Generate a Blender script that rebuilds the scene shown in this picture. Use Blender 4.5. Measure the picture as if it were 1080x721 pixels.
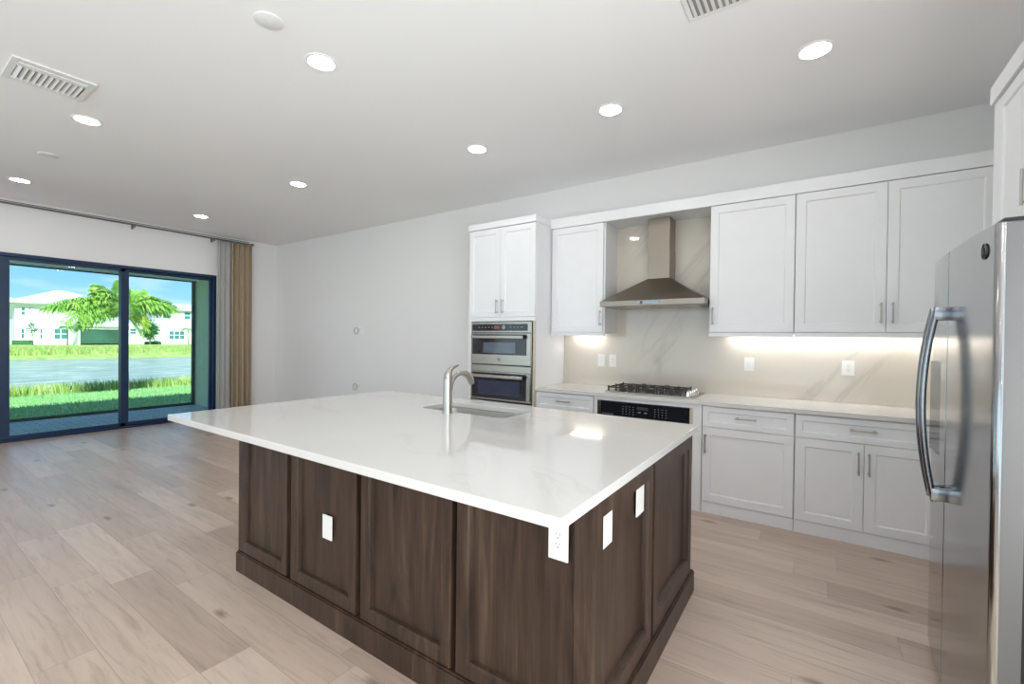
import bpy, bmesh, math, random
from mathutils import Vector, Matrix
random.seed(7)
S = bpy.context.scene
COL = S.collection
for o in list(bpy.data.objects):
    bpy.data.objects.remove(o)
PI = math.pi

# ------------------------------------------------------------------ camera
YAW, PITCH, ROLL, F = 0.59746, -0.00945, 0.01165, 474.36
SX, SY, EYE = 1.257, 1.244, 1.404
fwd = Vector((-math.sin(YAW) * math.cos(PITCH), math.cos(YAW) * math.cos(PITCH), math.sin(PITCH)))
rt = Vector((math.cos(YAW), math.sin(YAW), 0))
up = rt.cross(fwd)
r2 = rt * math.cos(ROLL) + up * math.sin(ROLL)
u2 = -rt * math.sin(ROLL) + up * math.cos(ROLL)
cd = bpy.data.cameras.new('camera')
cam = bpy.data.objects.new('camera', cd)
COL.objects.link(cam)
M = Matrix((r2, u2, -fwd)).transposed().to_4x4()
M.translation = (0, 0, EYE)
cam.matrix_world = M
cd.sensor_fit = 'HORIZONTAL'
cd.sensor_width = 36.0
cd.lens = F * 36.0 / 1080.0
cd.shift_x = -SX / 1080.0
cd.shift_y = SY / 1080.0
cd.clip_end = 400
cd.clip_start = 0.02
S.camera = cam

# ------------------------------------------------------------------ view
S.view_settings.view_transform = 'Standard'
S.view_settings.look = 'None'
S.view_settings.exposure = 0.40
S.view_settings.gamma = 1.0
S.view_settings.use_curve_mapping = False
S.cycles.use_denoising = True
S.cycles.max_bounces = 12
S.cycles.diffuse_bounces = 8
S.cycles.glossy_bounces = 5
S.cycles.transparent_max_bounces = 12
S.cycles.sample_clamp_indirect = 6.0
S.cycles.caustics_reflective = False
S.cycles.caustics_refractive = False

CAN_STRENGTH = 58.0
FILL_REAR = 1.05
FILL_SIDE = 5.3
LED_STRENGTH = 14.0
SUN_STRENGTH = 6.5
SKY_STRENGTH = 1.0

# ------------------------------------------------------------------ world: azure sky with thin cloud
W = bpy.data.worlds.new('sky')
S.world = W
W.use_nodes = True
nt = W.node_tree
nt.nodes.clear()


def nn(tree, t, **kw):
    n = tree.nodes.new(t)
    for k, v in kw.items():
        setattr(n, k, v)
    return n


tc = nn(nt, 'ShaderNodeTexCoord')
sep = nn(nt, 'ShaderNodeSeparateXYZ')
nt.links.new(tc.outputs['Generated'], sep.inputs[0])
ramp = nn(nt, 'ShaderNodeValToRGB')
e = ramp.color_ramp.elements
e[0].position = 0.0
e[0].color = (0.55, 0.80, 0.98, 1)
e[1].position = 0.45
e[1].color = (0.10, 0.30, 0.78, 1)
k = e.new(0.10)
k.color = (0.30, 0.60, 0.96, 1)
nt.links.new(sep.outputs['Z'], ramp.inputs[0])
mp = nn(nt, 'ShaderNodeMapping')
mp.inputs['Scale'].default_value = (1.5, 1.5, 7.0)
mp.inputs['Location'].default_value = (0.3, 0.1, 0.0)
nt.links.new(tc.outputs['Generated'], mp.inputs[0])
nz = nn(nt, 'ShaderNodeTexNoise')
nz.inputs['Scale'].default_value = 2.6
nz.inputs['Detail'].default_value = 6
nt.links.new(mp.outputs[0], nz.inputs['Vector'])
cr = nn(nt, 'ShaderNodeValToRGB')
cr.color_ramp.elements[0].position = 0.52
cr.color_ramp.elements[1].position = 0.72
nt.links.new(nz.outputs[0], cr.inputs[0])
mx = nn(nt, 'ShaderNodeMix', data_type='RGBA')
nt.links.new(cr.outputs[0], mx.inputs[0])
nt.links.new(ramp.outputs[0], mx.inputs[6])
mx.inputs[7].default_value = (0.92, 0.94, 0.98, 1)
bg = nn(nt, 'ShaderNodeBackground')
bg.inputs[1].default_value = SKY_STRENGTH
nt.links.new(mx.outputs[2], bg.inputs[0])
wo = nn(nt, 'ShaderNodeOutputWorld')
nt.links.new(bg.outputs[0], wo.inputs[0])

# sun, high behind the house, shining toward the pond
sl = bpy.data.lights.new('sun', 'SUN')
sl.energy = SUN_STRENGTH
sl.angle = 0.01
sl.color = (1.0, 0.96, 0.88)
so = bpy.data.objects.new('sun', sl)
COL.objects.link(so)
so.location = (40, -10, 50)
so.rotation_euler = Vector((-1.0, 0.35, -0.98)).to_track_quat('-Z', 'Y').to_euler()

# added fill lights at unseen windows, tilted upward to brighten the ceiling
def daylight(name, loc, direction, w, h, radiance):
    a = bpy.data.lights.new(name, 'AREA')
    a.shape = 'RECTANGLE'
    a.size, a.size_y = w, h
    a.energy = radiance * w * h * PI
    a.color = (0.985, 0.985, 1.0)
    ob = bpy.data.objects.new(name, a)
    COL.objects.link(ob)
    ob.location = loc
    ob.rotation_euler = Vector(direction).to_track_quat('-Z', 'Y').to_euler()


daylight('window_daylight', (-3.65, -3.30, 1.45), (0, 1, 0.32), 9.0, 2.2, FILL_REAR)
daylight('window_daylight', (1.22, -0.9, 1.40), (-1, 0, 0.4), 4.4, 2.0, FILL_SIDE)

# ================================================================== materials
MATS = {}


def base_mat(name, color=(0.8, 0.8, 0.8), rough=0.5, metal=0.0, spec=0.5, **kw):
    m = bpy.data.materials.new(name)
    m.use_nodes = True
    t = m.node_tree
    b = t.nodes['Principled BSDF']
    b.inputs['Base Color'].default_value = (*color, 1)
    b.inputs['Roughness'].default_value = rough
    b.inputs['Metallic'].default_value = metal
    b.inputs['Specular IOR Level'].default_value = spec
    for kk, v in kw.items():
        b.inputs[kk].default_value = v
    MATS[name] = m
    return m, t, b


def L(t, a, b):
    t.links.new(a, b)


def math_n(t, op, a, b=None, clamp=False):
    n = t.nodes.new('ShaderNodeMath')
    n.operation = op
    n.use_clamp = clamp
    for i, v in enumerate((a, b)):
        if v is None:
            continue
        if isinstance(v, (int, float)):
            n.inputs[i].default_value = v
        else:
            t.links.new(v, n.inputs[i])
    return n.outputs[0]


def noise(t, vec, scale, detail=4, rough=0.5, dist=0.0):
    n = t.nodes.new('ShaderNodeTexNoise')
    n.inputs['Scale'].default_value = scale
    n.inputs['Detail'].default_value = detail
    n.inputs['Roughness'].default_value = rough
    n.inputs['Distortion'].default_value = dist
    if vec is not None:
        t.links.new(vec, n.inputs['Vector'])
    return n.outputs[0]


def mapping(t, vec, scale=(1, 1, 1), rot=(0, 0, 0), loc=(0, 0, 0)):
    n = t.nodes.new('ShaderNodeMapping')
    n.inputs['Scale'].default_value = scale
    n.inputs['Rotation'].default_value = rot
    n.inputs['Location'].default_value = loc
    t.links.new(vec, n.inputs[0])
    return n.outputs[0]


def cramp(t, fac, stops):
    n = t.nodes.new('ShaderNodeValToRGB')
    el = n.color_ramp.elements
    el[0].position, el[0].color = stops[0][0], (*stops[0][1], 1)
    el[1].position, el[1].color = stops[-1][0], (*stops[-1][1], 1)
    for p, c in stops[1:-1]:
        x = el.new(p)
        x.color = (*c, 1)
    t.links.new(fac, n.inputs[0])
    return n.outputs[0]


def mixc(t, fac, a, b, mode='MIX'):
    n = t.nodes.new('ShaderNodeMix')
    n.data_type = 'RGBA'
    n.blend_type = mode
    for idx, v in ((0, fac), (6, a), (7, b)):
        if isinstance(v, (int, float)):
            n.inputs[idx].default_value = v
        elif isinstance(v, tuple):
            n.inputs[idx].default_value = (*v, 1)
        else:
            t.links.new(v, n.inputs[idx])
    return n.outputs[2]


def bump(t, b, h, strength=0.1, dist=0.01):
    n = t.nodes.new('ShaderNodeBump')
    n.inputs['Strength'].default_value = strength
    n.inputs['Distance'].default_value = dist
    t.links.new(h, n.inputs['Height'])
    t.links.new(n.outputs[0], b.inputs['Normal'])


def geo(t):
    return t.nodes.new('ShaderNodeNewGeometry').outputs['Position']


# painted plaster walls and ceiling
for nm, c in (('wall_paint', (0.79, 0.78, 0.775)), ('ceiling_paint', (0.86, 0.86, 0.865))):
    m, t, b = base_mat(nm, c, 0.85, spec=0.25)
    p = geo(t)
    n1 = noise(t, p, 90, 3)
    bump(t, b, n1, 0.06, 0.003)
    n2 = noise(t, p, 0.9, 2)
    L(t, mixc(t, 1.0, cramp(t, n2, [(0.3, tuple(x * 0.985 for x in c)), (0.7, tuple(min(1, x * 1.01) for x in c))]),
              (1, 1, 1), 'MULTIPLY'), b.inputs['Base Color'])


def simple(name, c, rough, metal=0.0, spec=0.5, var=0.04, scale=8.0, **kw):
    m, t, b = base_mat(name, c, rough, metal, spec, **kw)
    n1 = noise(t, geo(t), scale, 3)
    lo = tuple(max(0, x * (1 - var)) for x in c)
    hi = tuple(min(1, x * (1 + var)) for x in c)
    L(t, cramp(t, n1, [(0.3, lo), (0.7, hi)]), b.inputs['Base Color'])
    return m


simple('cabinet_white', (0.785, 0.79, 0.80), 0.38, var=0.01)
simple('trim_white', (0.80, 0.80, 0.79), 0.45, var=0.01)
simple('plate_white', (0.84, 0.83, 0.80), 0.35, var=0.01)
simple('slot_dark', (0.25, 0.24, 0.22), 0.5)
simple('slot_grey', (0.45, 0.44, 0.42), 0.5)
simple('toe_grey', (0.76, 0.77, 0.79), 0.4, var=0.01)
simple('nickel', (0.46, 0.44, 0.41), 0.36, metal=1.0, var=0.03)
simple('chrome', (0.80, 0.79, 0.77), 0.12, metal=1.0, var=0.02)
simple('black_glass', (0.012, 0.014, 0.018), 0.06, var=0.1)
simple('black_plastic', (0.02, 0.02, 0.022), 0.35, var=0.1)
simple('oven_glass', (0.10, 0.13, 0.17), 0.08, var=0.1)
simple('oven_glass_dark', (0.035, 0.042, 0.085), 0.08, var=0.1)
simple('cast_iron', (0.035, 0.030, 0.028), 0.5, var=0.2, scale=60)
simple('display_red', (0.25, 0.07, 0.05), 0.3)
simple('display_dark', (0.045, 0.05, 0.055), 0.3)
simple('button_grey', (0.25, 0.25, 0.24), 0.4)
simple('raw_beige', (0.58, 0.51, 0.40), 0.5, var=0.05)
simple('rod_grey', (0.20, 0.19, 0.18), 0.35, metal=0.7)
simple('door_metal', (0.004, 0.024, 0.070), 0.30, var=0.1)
simple('screen_metal', (0.006, 0.035, 0.03), 0.5, var=0.1)
simple('fridge_side', (0.15, 0.15, 0.15), 0.42, metal=0.0, var=0.02)
simple('badge_dark', (0.10, 0.10, 0.11), 0.3, metal=0.8)
simple('can_trim', (0.84, 0.84, 0.84), 0.5, var=0.005)
simple('vent_white', (0.78, 0.78, 0.77), 0.5, var=0.01)
simple('vent_inside', (0.30, 0.295, 0.29), 0.7, var=0.05)
simple('bark', (0.22, 0.19, 0.14), 0.9, var=0.3, scale=14)
simple('stucco_white', (0.86, 0.86, 0.82), 0.9, var=0.02, scale=3)
simple('stucco_green_cast', (0.66, 0.70, 0.46), 0.9, var=0.06, scale=5)  # green cast of reflected light and tinted glass put into the colour
simple('lanai_white', (0.86, 0.90, 0.92), 0.8, var=0.02)
simple('far_glass', (0.06, 0.20, 0.20), 0.15, var=0.15, scale=1.0)
simple('far_screen', (0.03, 0.10, 0.06), 0.5, var=0.3, scale=0.6)
simple('hedge', (0.05, 0.16, 0.05), 0.9, var=0.4, scale=5)
simple('leaf_mid', (0.09, 0.26, 0.05), 0.6, var=0.35, scale=1.2)
simple('leaf_deep', (0.05, 0.20, 0.06), 0.6, var=0.35, scale=1.2)

# brushed steel: streaks run one way
def brushed(name, c, rough, scale, strength=0.05):
    m, t, b = base_mat(name, c, rough, 1.0)
    p = geo(t)
    n1 = noise(t, mapping(t, p, scale), 1.0, 4, 0.6)
    L(t, cramp(t, n1, [(0.25, tuple(x * 0.93 for x in c)), (0.75, tuple(min(1, x * 1.05) for x in c))]), b.inputs['Base Color'])
    L(t, math_n(t, 'ADD', math_n(t, 'MULTIPLY', n1, 0.10), rough - 0.05), b.inputs['Roughness'])
    bump(t, b, n1, strength, 0.001)
    return m


brushed('steel_fridge', (0.40, 0.40, 0.405), 0.15, (60, 6, 500), 0.03)
brushed('steel_handle', (0.27, 0.28, 0.30), 0.20, (60, 60, 30), 0.02)
brushed('steel_hood', (0.30, 0.26, 0.215), 0.34, (6, 6, 420), 0.05)
brushed('steel_oven', (0.36, 0.34, 0.31), 0.24, (4, 4, 400), 0.05)
brushed('steel_sink', (0.72, 0.70, 0.67), 0.42, (200, 10, 10), 0.05)

# emissive lens of the downlights and the LED bars under the cabinets
def emit(name, c, s):
    m = bpy.data.materials.new(name)
    m.use_nodes = True
    t = m.node_tree
    t.nodes.clear()
    em = t.nodes.new('ShaderNodeEmission')
    em.inputs[0].default_value = (*c, 1)
    em.inputs[1].default_value = s
    out = t.nodes.new('ShaderNodeOutputMaterial')
    L(t, em.outputs[0], out.inputs[0])
    MATS[name] = m


emit('can_lens', (1.0, 0.965, 0.94), CAN_STRENGTH)
emit('led_lens', (1.0, 0.985, 0.965), LED_STRENGTH)

# quartz and marble slabs
def slab(name, c, vein, rough, rot, scale, thr, amount):
    m, t, b = base_mat(name, c, rough, spec=0.5)
    p = geo(t)
    q = mapping(t, mapping(t, p, (1, 1, 1), rot), scale)
    w = noise(t, q, 1.0, 6, 0.55, 0.6)
    ridge = math_n(t, 'ABSOLUTE', math_n(t, 'SUBTRACT', w, 0.5))
    v = cramp(t, ridge, [(0.0, (1, 1, 1)), (thr, (0.25, 0.25, 0.25)), (thr * 3.2, (0, 0, 0))])
    mask = cramp(t, noise(t, mapping(t, p, (1, 1, 1), (0, 0, 0), (5, 2, 1)), 0.9, 3), [(0.42, (0, 0, 0)), (0.62, (1, 1, 1))])
    v2 = mixc(t, 1.0, v, mask, 'MULTIPLY')
    cloud = noise(t, p, 1.6, 4)
    c0 = cramp(t, cloud, [(0.3, tuple(x * 0.96 for x in c)), (0.7, c)])
    bw = t.nodes.new('ShaderNodeRGBToBW')
    L(t, v2, bw.inputs[0])
    L(t, mixc(t, math_n(t, 'MULTIPLY', bw.outputs[0], amount), c0, vein), b.inputs['Base Color'])


slab('quartz', (0.68, 0.665, 0.64), (0.56, 0.53, 0.49), 0.05, (0, 0, 0.5), (0.5, 1.6, 1), 0.010, 0.45)
slab('backsplash_marble', (0.635, 0.58, 0.50), (0.40, 0.36, 0.31), 0.045, (0, 0.85, 0), (0.40, 1, 2.0), 0.022, 0.5)

# light oak plank floor: rows 0.2 m wide along X
m, t, b = base_mat('oak_floor', (0.5, 0.4, 0.35), 0.34, spec=0.45)
p = geo(t)
s = t.nodes.new('ShaderNodeSeparateXYZ')
L(t, p, s.inputs[0])
yy = math_n(t, 'DIVIDE', math_n(t, 'ADD', s.outputs['Y'], 9.988), 0.2)
row = math_n(t, 'FLOOR', yy)
fr = math_n(t, 'FRACT', yy)
wn = t.nodes.new('ShaderNodeTexWhiteNoise')
wn.noise_dimensions = '1D'
L(t, row, wn.inputs['W'])
xs = math_n(t, 'ADD', math_n(t, 'MULTIPLY', s.outputs['X'], 0.85), math_n(t, 'MULTIPLY', wn.outputs[0], 57.0))
vo = t.nodes.new('ShaderNodeTexVoronoi')
vo.voronoi_dimensions = '1D'
vo.inputs['Scale'].default_value = 1.0
vo.inputs['Randomness'].default_value = 0.8
L(t, xs, vo.inputs['W'])
ve = t.nodes.new('ShaderNodeTexVoronoi')
ve.voronoi_dimensions = '1D'
ve.feature = 'DISTANCE_TO_EDGE'
ve.inputs['Scale'].default_value = 1.0
ve.inputs['Randomness'].default_value = 0.8
L(t, xs, ve.inputs['W'])
sc_ = t.nodes.new('ShaderNodeSeparateColor')
L(t, vo.outputs['Color'], sc_.inputs[0])
rnd = t.nodes.new('ShaderNodeTexWhiteNoise')
rnd.noise_dimensions = '2D'
cv = t.nodes.new('ShaderNodeCombineXYZ')
L(t, sc_.outputs[0], cv.inputs[0])
L(t, row, cv.inputs[1])
L(t, cv.outputs[0], rnd.inputs['Vector'])
pr_ = rnd.outputs[0]
gv = t.nodes.new('ShaderNodeCombineXYZ')
L(t, math_n(t, 'ADD', math_n(t, 'MULTIPLY', s.outputs['X'], 1.1), math_n(t, 'MULTIPLY', pr_, 31.0)), gv.inputs[0])
L(t, math_n(t, 'MULTIPLY', s.outputs['Y'], 14.0), gv.inputs[1])
L(t, math_n(t, 'MULTIPLY', pr_, 9.0), gv.inputs[2])
g1 = noise(t, gv.outputs[0], 2.2, 7, 0.65, 0.8)
gv2 = mapping(t, gv.outputs[0], (0.35, 0.22, 1))
g2 = noise(t, gv2, 2.0, 3, 0.5, 0.4)
plank = cramp(t, pr_, [(0.0, (0.470, 0.362, 0.290)), (0.35, (0.520, 0.405, 0.328)), (0.7, (0.560, 0.442, 0.360)), (1.0, (0.625, 0.505, 0.422))])
grain = cramp(t, g1, [(0.28, (0.66, 0.63, 0.60)), (0.48, (0.96, 0.96, 0.96)), (0.75, (1.08, 1.08, 1.08))])
tone = cramp(t, g2, [(0.3, (0.88, 0.86, 0.85)), (0.65, (1.04, 1.04, 1.04))])
c1 = mixc(t, 0.8, plank, grain, 'MULTIPLY')
c1 = mixc(t, 1.0, c1, tone, 'MULTIPLY')
# knots
kv = t.nodes.new('ShaderNodeTexVoronoi')
kv.voronoi_dimensions = '2D'
kv.inputs['Scale'].default_value = 1.0
L(t, mapping(t, p, (1.1, 3.0, 1)), kv.inputs['Vector'])
kd = math_n(t, 'ADD', kv.outputs['Distance'], math_n(t, 'MULTIPLY', math_n(t, 'SUBTRACT', g1, 0.5), 0.10))
ks = t.nodes.new('ShaderNodeSeparateColor')
L(t, kv.outputs['Color'], ks.inputs[0])
km = math_n(t, 'MULTIPLY', math_n(t, 'LESS_THAN', ks.outputs[0], 0.42), 0.75)
kf = cramp(t, kd, [(0.0, (1, 1, 1)), (0.035, (0.75, 0.75, 0.75)), (0.085, (0, 0, 0))])
kb = t.nodes.new('ShaderNodeRGBToBW')
L(t, kf, kb.inputs[0])
c1 = mixc(t, math_n(t, 'MULTIPLY', kb.outputs[0], km), c1, (0.15, 0.10, 0.075))
# seams
e1 = math_n(t, 'MULTIPLY', math_n(t, 'MINIMUM', fr, math_n(t, 'SUBTRACT', 1.0, fr)), 0.2)
e2 = math_n(t, 'DIVIDE', ve.outputs['Distance'], 0.85)
ed = math_n(t, 'MINIMUM', e1, e2)
sf = math_n(t, 'LESS_THAN', ed, 0.0016)
c1 = mixc(t, math_n(t, 'MULTIPLY', sf, 0.45), c1, (0.20, 0.15, 0.12))
L(t, c1, b.inputs['Base Color'])
L(t, math_n(t, 'ADD', math_n(t, 'MULTIPLY', g1, 0.12), 0.27), b.inputs['Roughness'])
bump(t, b, math_n(t, 'SUBTRACT', math_n(t, 'MULTIPLY', g1, 0.3), sf), 0.12, 0.002)

# dark stained maple of the island, grain upright
m, t, b = base_mat('dark_wood', (0.1, 0.07, 0.05), 0.40, spec=0.35)
p = geo(t)
g = noise(t, mapping(t, p, (9, 9, 0.9)), 1.6, 6, 0.6, 1.3)
gf = noise(t, mapping(t, p, (55, 55, 2.0)), 2.0, 4, 0.6, 0.3)
ca = cramp(t, g, [(0.28, (0.022, 0.013, 0.008)), (0.45, (0.046, 0.027, 0.018)), (0.58, (0.060, 0.036, 0.024)), (0.74, (0.100, 0.064, 0.043))])
cb = cramp(t, gf, [(0.3, (0.66, 0.66, 0.66)), (0.65, (1.10, 1.10, 1.10))])
L(t, mixc(t, 0.9, ca, cb, 'MULTIPLY'), b.inputs['Base Color'])
bump(t, b, gf, 0.05, 0.001)

# curtains
for nm, c, tr in (('curtain_linen', (0.42, 0.335, 0.235), 0.0), ('curtain_sheer', (0.66, 0.66, 0.64), 0.35)):
    m, t, b = base_mat(nm, c, 0.9, spec=0.1)
    p = geo(t)
    wv = noise(t, mapping(t, p, (1, 120, 120)), 3.0, 2)
    sv = noise(t, mapping(t, p, (3, 60, 0.5)), 1.0, 3)
    cc = mixc(t, 0.5, cramp(t, wv, [(0.3, tuple(x * 0.85 for x in c)), (0.7, tuple(x * 1.12 for x in c))]),
              cramp(t, sv, [(0.3, (0.85, 0.85, 0.85)), (0.7, (1.08, 1.08, 1.08))]), 'MULTIPLY')
    L(t, cc, b.inputs['Base Color'])
    if tr:
        b.inputs['Subsurface Weight'].default_value = 0.0
        tl = t.nodes.new('ShaderNodeBsdfTranslucent')
        tl.inputs[0].default_value = (*c, 1)
        ms = t.nodes.new('ShaderNodeMixShader')
        ms.inputs[0].default_value = tr
        out = t.nodes['Material Output']
        L(t, b.outputs[0], ms.inputs[1])
        L(t, tl.outputs[0], ms.inputs[2])
        L(t, ms.outputs[0], out.inputs[0])

# clear tinted glass
m = bpy.data.materials.new('door_glass')
m.use_nodes = True
t = m.node_tree
t.nodes.clear()
tr = t.nodes.new('ShaderNodeBsdfTransparent')
tr.inputs[0].default_value = (0.86, 0.97, 0.96, 1)
gl = t.nodes.new('ShaderNodeBsdfGlossy')
gl.inputs['Roughness'].default_value = 0.0
fz = t.nodes.new('ShaderNodeFresnel')
fz.inputs[0].default_value = 1.35
ms = t.nodes.new('ShaderNodeMixShader')
out = t.nodes.new('ShaderNodeOutputMaterial')
L(t, fz.outputs[0], ms.inputs[0])
L(t, tr.outputs[0], ms.inputs[1])
L(t, gl.outputs[0], ms.inputs[2])
L(t, ms.outputs[0], out.inputs[0])
MATS['door_glass'] = m

# outdoors
m, t, b = base_mat('lawn', (0.1, 0.3, 0.05), 0.9, spec=0.1)
p = geo(t)
g = noise(t, mapping(t, p, (1, 1, 1)), 3.0, 6, 0.7)
L(t, cramp(t, g, [(0.3, (0.14, 0.32, 0.09)), (0.5, (0.25, 0.46, 0.18)), (0.7, (0.42, 0.60, 0.33))]), b.inputs['Base Color'])
m, t, b = base_mat('bank', (0.3, 0.35, 0.1), 0.95, spec=0.1)
p = geo(t)
g = noise(t, mapping(t, p, (0.6, 1, 1)), 1.2, 5, 0.7)
L(t, cramp(t, g, [(0.3, (0.22, 0.30, 0.07)), (0.5, (0.36, 0.44, 0.13)), (0.7, (0.48, 0.50, 0.20))]), b.inputs['Base Color'])
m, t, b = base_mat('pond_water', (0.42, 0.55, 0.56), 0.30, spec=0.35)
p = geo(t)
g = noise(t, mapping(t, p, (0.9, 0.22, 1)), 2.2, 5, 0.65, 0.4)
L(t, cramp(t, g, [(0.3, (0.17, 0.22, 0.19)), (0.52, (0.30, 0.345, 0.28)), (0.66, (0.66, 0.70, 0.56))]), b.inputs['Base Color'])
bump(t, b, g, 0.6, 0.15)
m, t, b = base_mat('paver', (0.3, 0.34, 0.36), 0.7, spec=0.2)
p = geo(t)
br = t.nodes.new('ShaderNodeTexBrick')
L(t, mapping(t, p, (1, 1, 1), (0, 0, PI / 2)), br.inputs['Vector'])
br.inputs['Scale'].default_value = 1.0
br.inputs['Brick Width'].default_value = 0.22
br.inputs['Row Height'].default_value = 0.11
br.inputs['Mortar Size'].default_value = 0.008
br.inputs['Color1'].default_value = (0.52, 0.58, 0.58, 1)
br.inputs['Color2'].default_value = (0.40, 0.46, 0.47, 1)
br.inputs['Mortar'].default_value = (0.20, 0.23, 0.24, 1)
L(t, br.outputs[0], b.inputs['Base Color'])
m, t, b = base_mat('roof_tile', (0.5, 0.52, 0.46), 0.8, spec=0.2)
p = geo(t)
wv = t.nodes.new('ShaderNodeTexWave')
wv.inputs['Scale'].default_value = 1.6
wv.bands_direction = 'Z'
L(t, p, wv.inputs[0])
L(t, cramp(t, wv.outputs[0], [(0.2, (0.52, 0.55, 0.47)), (0.8, (0.68, 0.70, 0.62))]), b.inputs['Base Color'])
m, t, b = base_mat('palm_leaf', (0.2, 0.4, 0.05), 0.5, spec=0.3)
p = geo(t)
g = noise(t, p, 2.4, 4, 0.7)
L(t, cramp(t, g, [(0.3, (0.10, 0.26, 0.04)), (0.5, (0.24, 0.45, 0.06)), (0.7, (0.52, 0.62, 0.16))]), b.inputs['Base Color'])
m, t, b = base_mat('palm_leaf_yellow', (0.5, 0.6, 0.05), 0.5, spec=0.3)
p = geo(t)
g = noise(t, p, 3.0, 4, 0.7)
L(t, cramp(t, g, [(0.3, (0.28, 0.44, 0.03)), (0.7, (0.62, 0.70, 0.08))]), b.inputs['Base Color'])
m, t, b = base_mat('reed', (0.3, 0.4, 0.1), 0.8, spec=0.1)
p = geo(t)
g = noise(t, mapping(t, p, (1, 1, 0.2)), 1.8, 5, 0.8)
L(t, cramp(t, g, [(0.3, (0.18, 0.33, 0.06)), (0.5, (0.38, 0.50, 0.14)), (0.7, (0.66, 0.64, 0.32))]), b.inputs['Base Color'])
m, t, b = base_mat('grass_blade', (0.1, 0.3, 0.05), 0.9, spec=0.1)
p = geo(t)
g = noise(t, p, 4.0, 5, 0.8)
L(t, cramp(t, g, [(0.3, (0.14, 0.32, 0.09)), (0.5, (0.27, 0.47, 0.19)), (0.72, (0.50, 0.64, 0.38))]), b.inputs['Base Color'])

# ================================================================== builders
def link(name, bm, mat, loc=(0, 0, 0), parent=None, smooth=False, rotz=0.0):
    """bm is in world coordinates; the object's origin goes to loc."""
    loc = Vector(loc)
    bmesh.ops.recalc_face_normals(bm, faces=bm.faces)
    me = bpy.data.meshes.new(name)
    bm.transform(Matrix.Translation(-loc))
    bm.to_mesh(me)
    bm.free()
    if isinstance(mat, str):
        mat = [mat]
    for q in mat:
        me.materials.append(MATS[q])
    if smooth:
        for f in me.polygons:
            f.use_smooth = True
        try:
            me.set_sharp_from_angle(angle=math.radians(38))
        except Exception:
            pass
    ob = bpy.data.objects.new(name, me)
    COL.objects.link(ob)
    if parent is not None:
        pw = Vector(parent['_w']) if '_w' in parent else Vector((0, 0, 0))
        ob.parent = parent
        ob.location = loc - pw
        ob['_w'] = tuple(loc)
    else:
        ob.location = loc
        ob['_w'] = tuple(loc)
    return ob


def tag(o, label, cat, group=None, kind=None):
    o['label'] = label
    o['category'] = cat
    if group:
        o['group'] = group
    if kind:
        o['kind'] = kind
    return o


def thing(name, loc, label, cat, group=None):
    o = bpy.data.objects.new(name, None)
    o.empty_display_size = 0.1
    COL.objects.link(o)
    o.location = loc
    o['_w'] = tuple(loc)
    return tag(o, label, cat, group)


def part(par, name, bm, mat, smooth=False, label=None):
    o = link(name, bm, mat, par['_w'], par, smooth)
    if label:
        o['label'] = label
    return o


def struct(name, bm, mat, label=None, loc=(0, 0, 0)):
    o = link(name, bm, mat, loc)
    o['kind'] = 'structure'
    if label:
        o['label'] = label
    return o


def dup(root, loc, label=None):
    """copy of a thing, its parts and their sub-parts"""
    c = root.copy()
    COL.objects.link(c)
    c.location = loc
    c['_w'] = tuple(loc)
    if label:
        c['label'] = label
    for ch in list(root.children):
        d = ch.copy()
        COL.objects.link(d)
        d.parent = c
        for g_ in list(ch.children):
            h = g_.copy()
            COL.objects.link(h)
            h.parent = d
    return c


def bx(bm, x0, x1, y0, y1, z0, z1, bev=0.0, mi=0):
    vs = [bm.verts.new((x, y, z)) for z in (z0, z1) for y in (y0, y1) for x in (x0, x1)]
    idx = [(0, 2, 3, 1), (4, 5, 7, 6), (0, 1, 5, 4), (2, 6, 7, 3), (0, 4, 6, 2), (1, 3, 7, 5)]
    fs = [bm.faces.new([vs[i] for i in q]) for q in idx]
    for f in fs:
        f.material_index = mi
    if bev > 0:
        es = list({ed for f in fs for ed in f.edges})
        bmesh.ops.bevel(bm, geom=es, offset=bev, segments=2, profile=0.5, affect='EDGES')
    return bm


def box(x0, x1, y0, y1, z0, z1, bev=0.0):
    return bx(bmesh.new(), x0, x1, y0, y1, z0, z1, bev)


def cyl(bm, p0, p1, r0, r1=None, seg=20, caps=True):
    r1 = r0 if r1 is None else r1
    p0, p1 = Vector(p0), Vector(p1)
    d = (p1 - p0).normalized()
    a = d.orthogonal().normalized()
    b_ = d.cross(a)
    A = [bm.verts.new(p0 + (a * math.cos(i * 2 * PI / seg) + b_ * math.sin(i * 2 * PI / seg)) * r0) for i in range(seg)]
    B = [bm.verts.new(p1 + (a * math.cos(i * 2 * PI / seg) + b_ * math.sin(i * 2 * PI / seg)) * r1) for i in range(seg)]
    for i in range(seg):
        j = (i + 1) % seg
        bm.faces.new((A[i], A[j], B[j], B[i]))
    if caps:
        bm.faces.new(A[::-1])
        bm.faces.new(B)
    return bm


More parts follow.
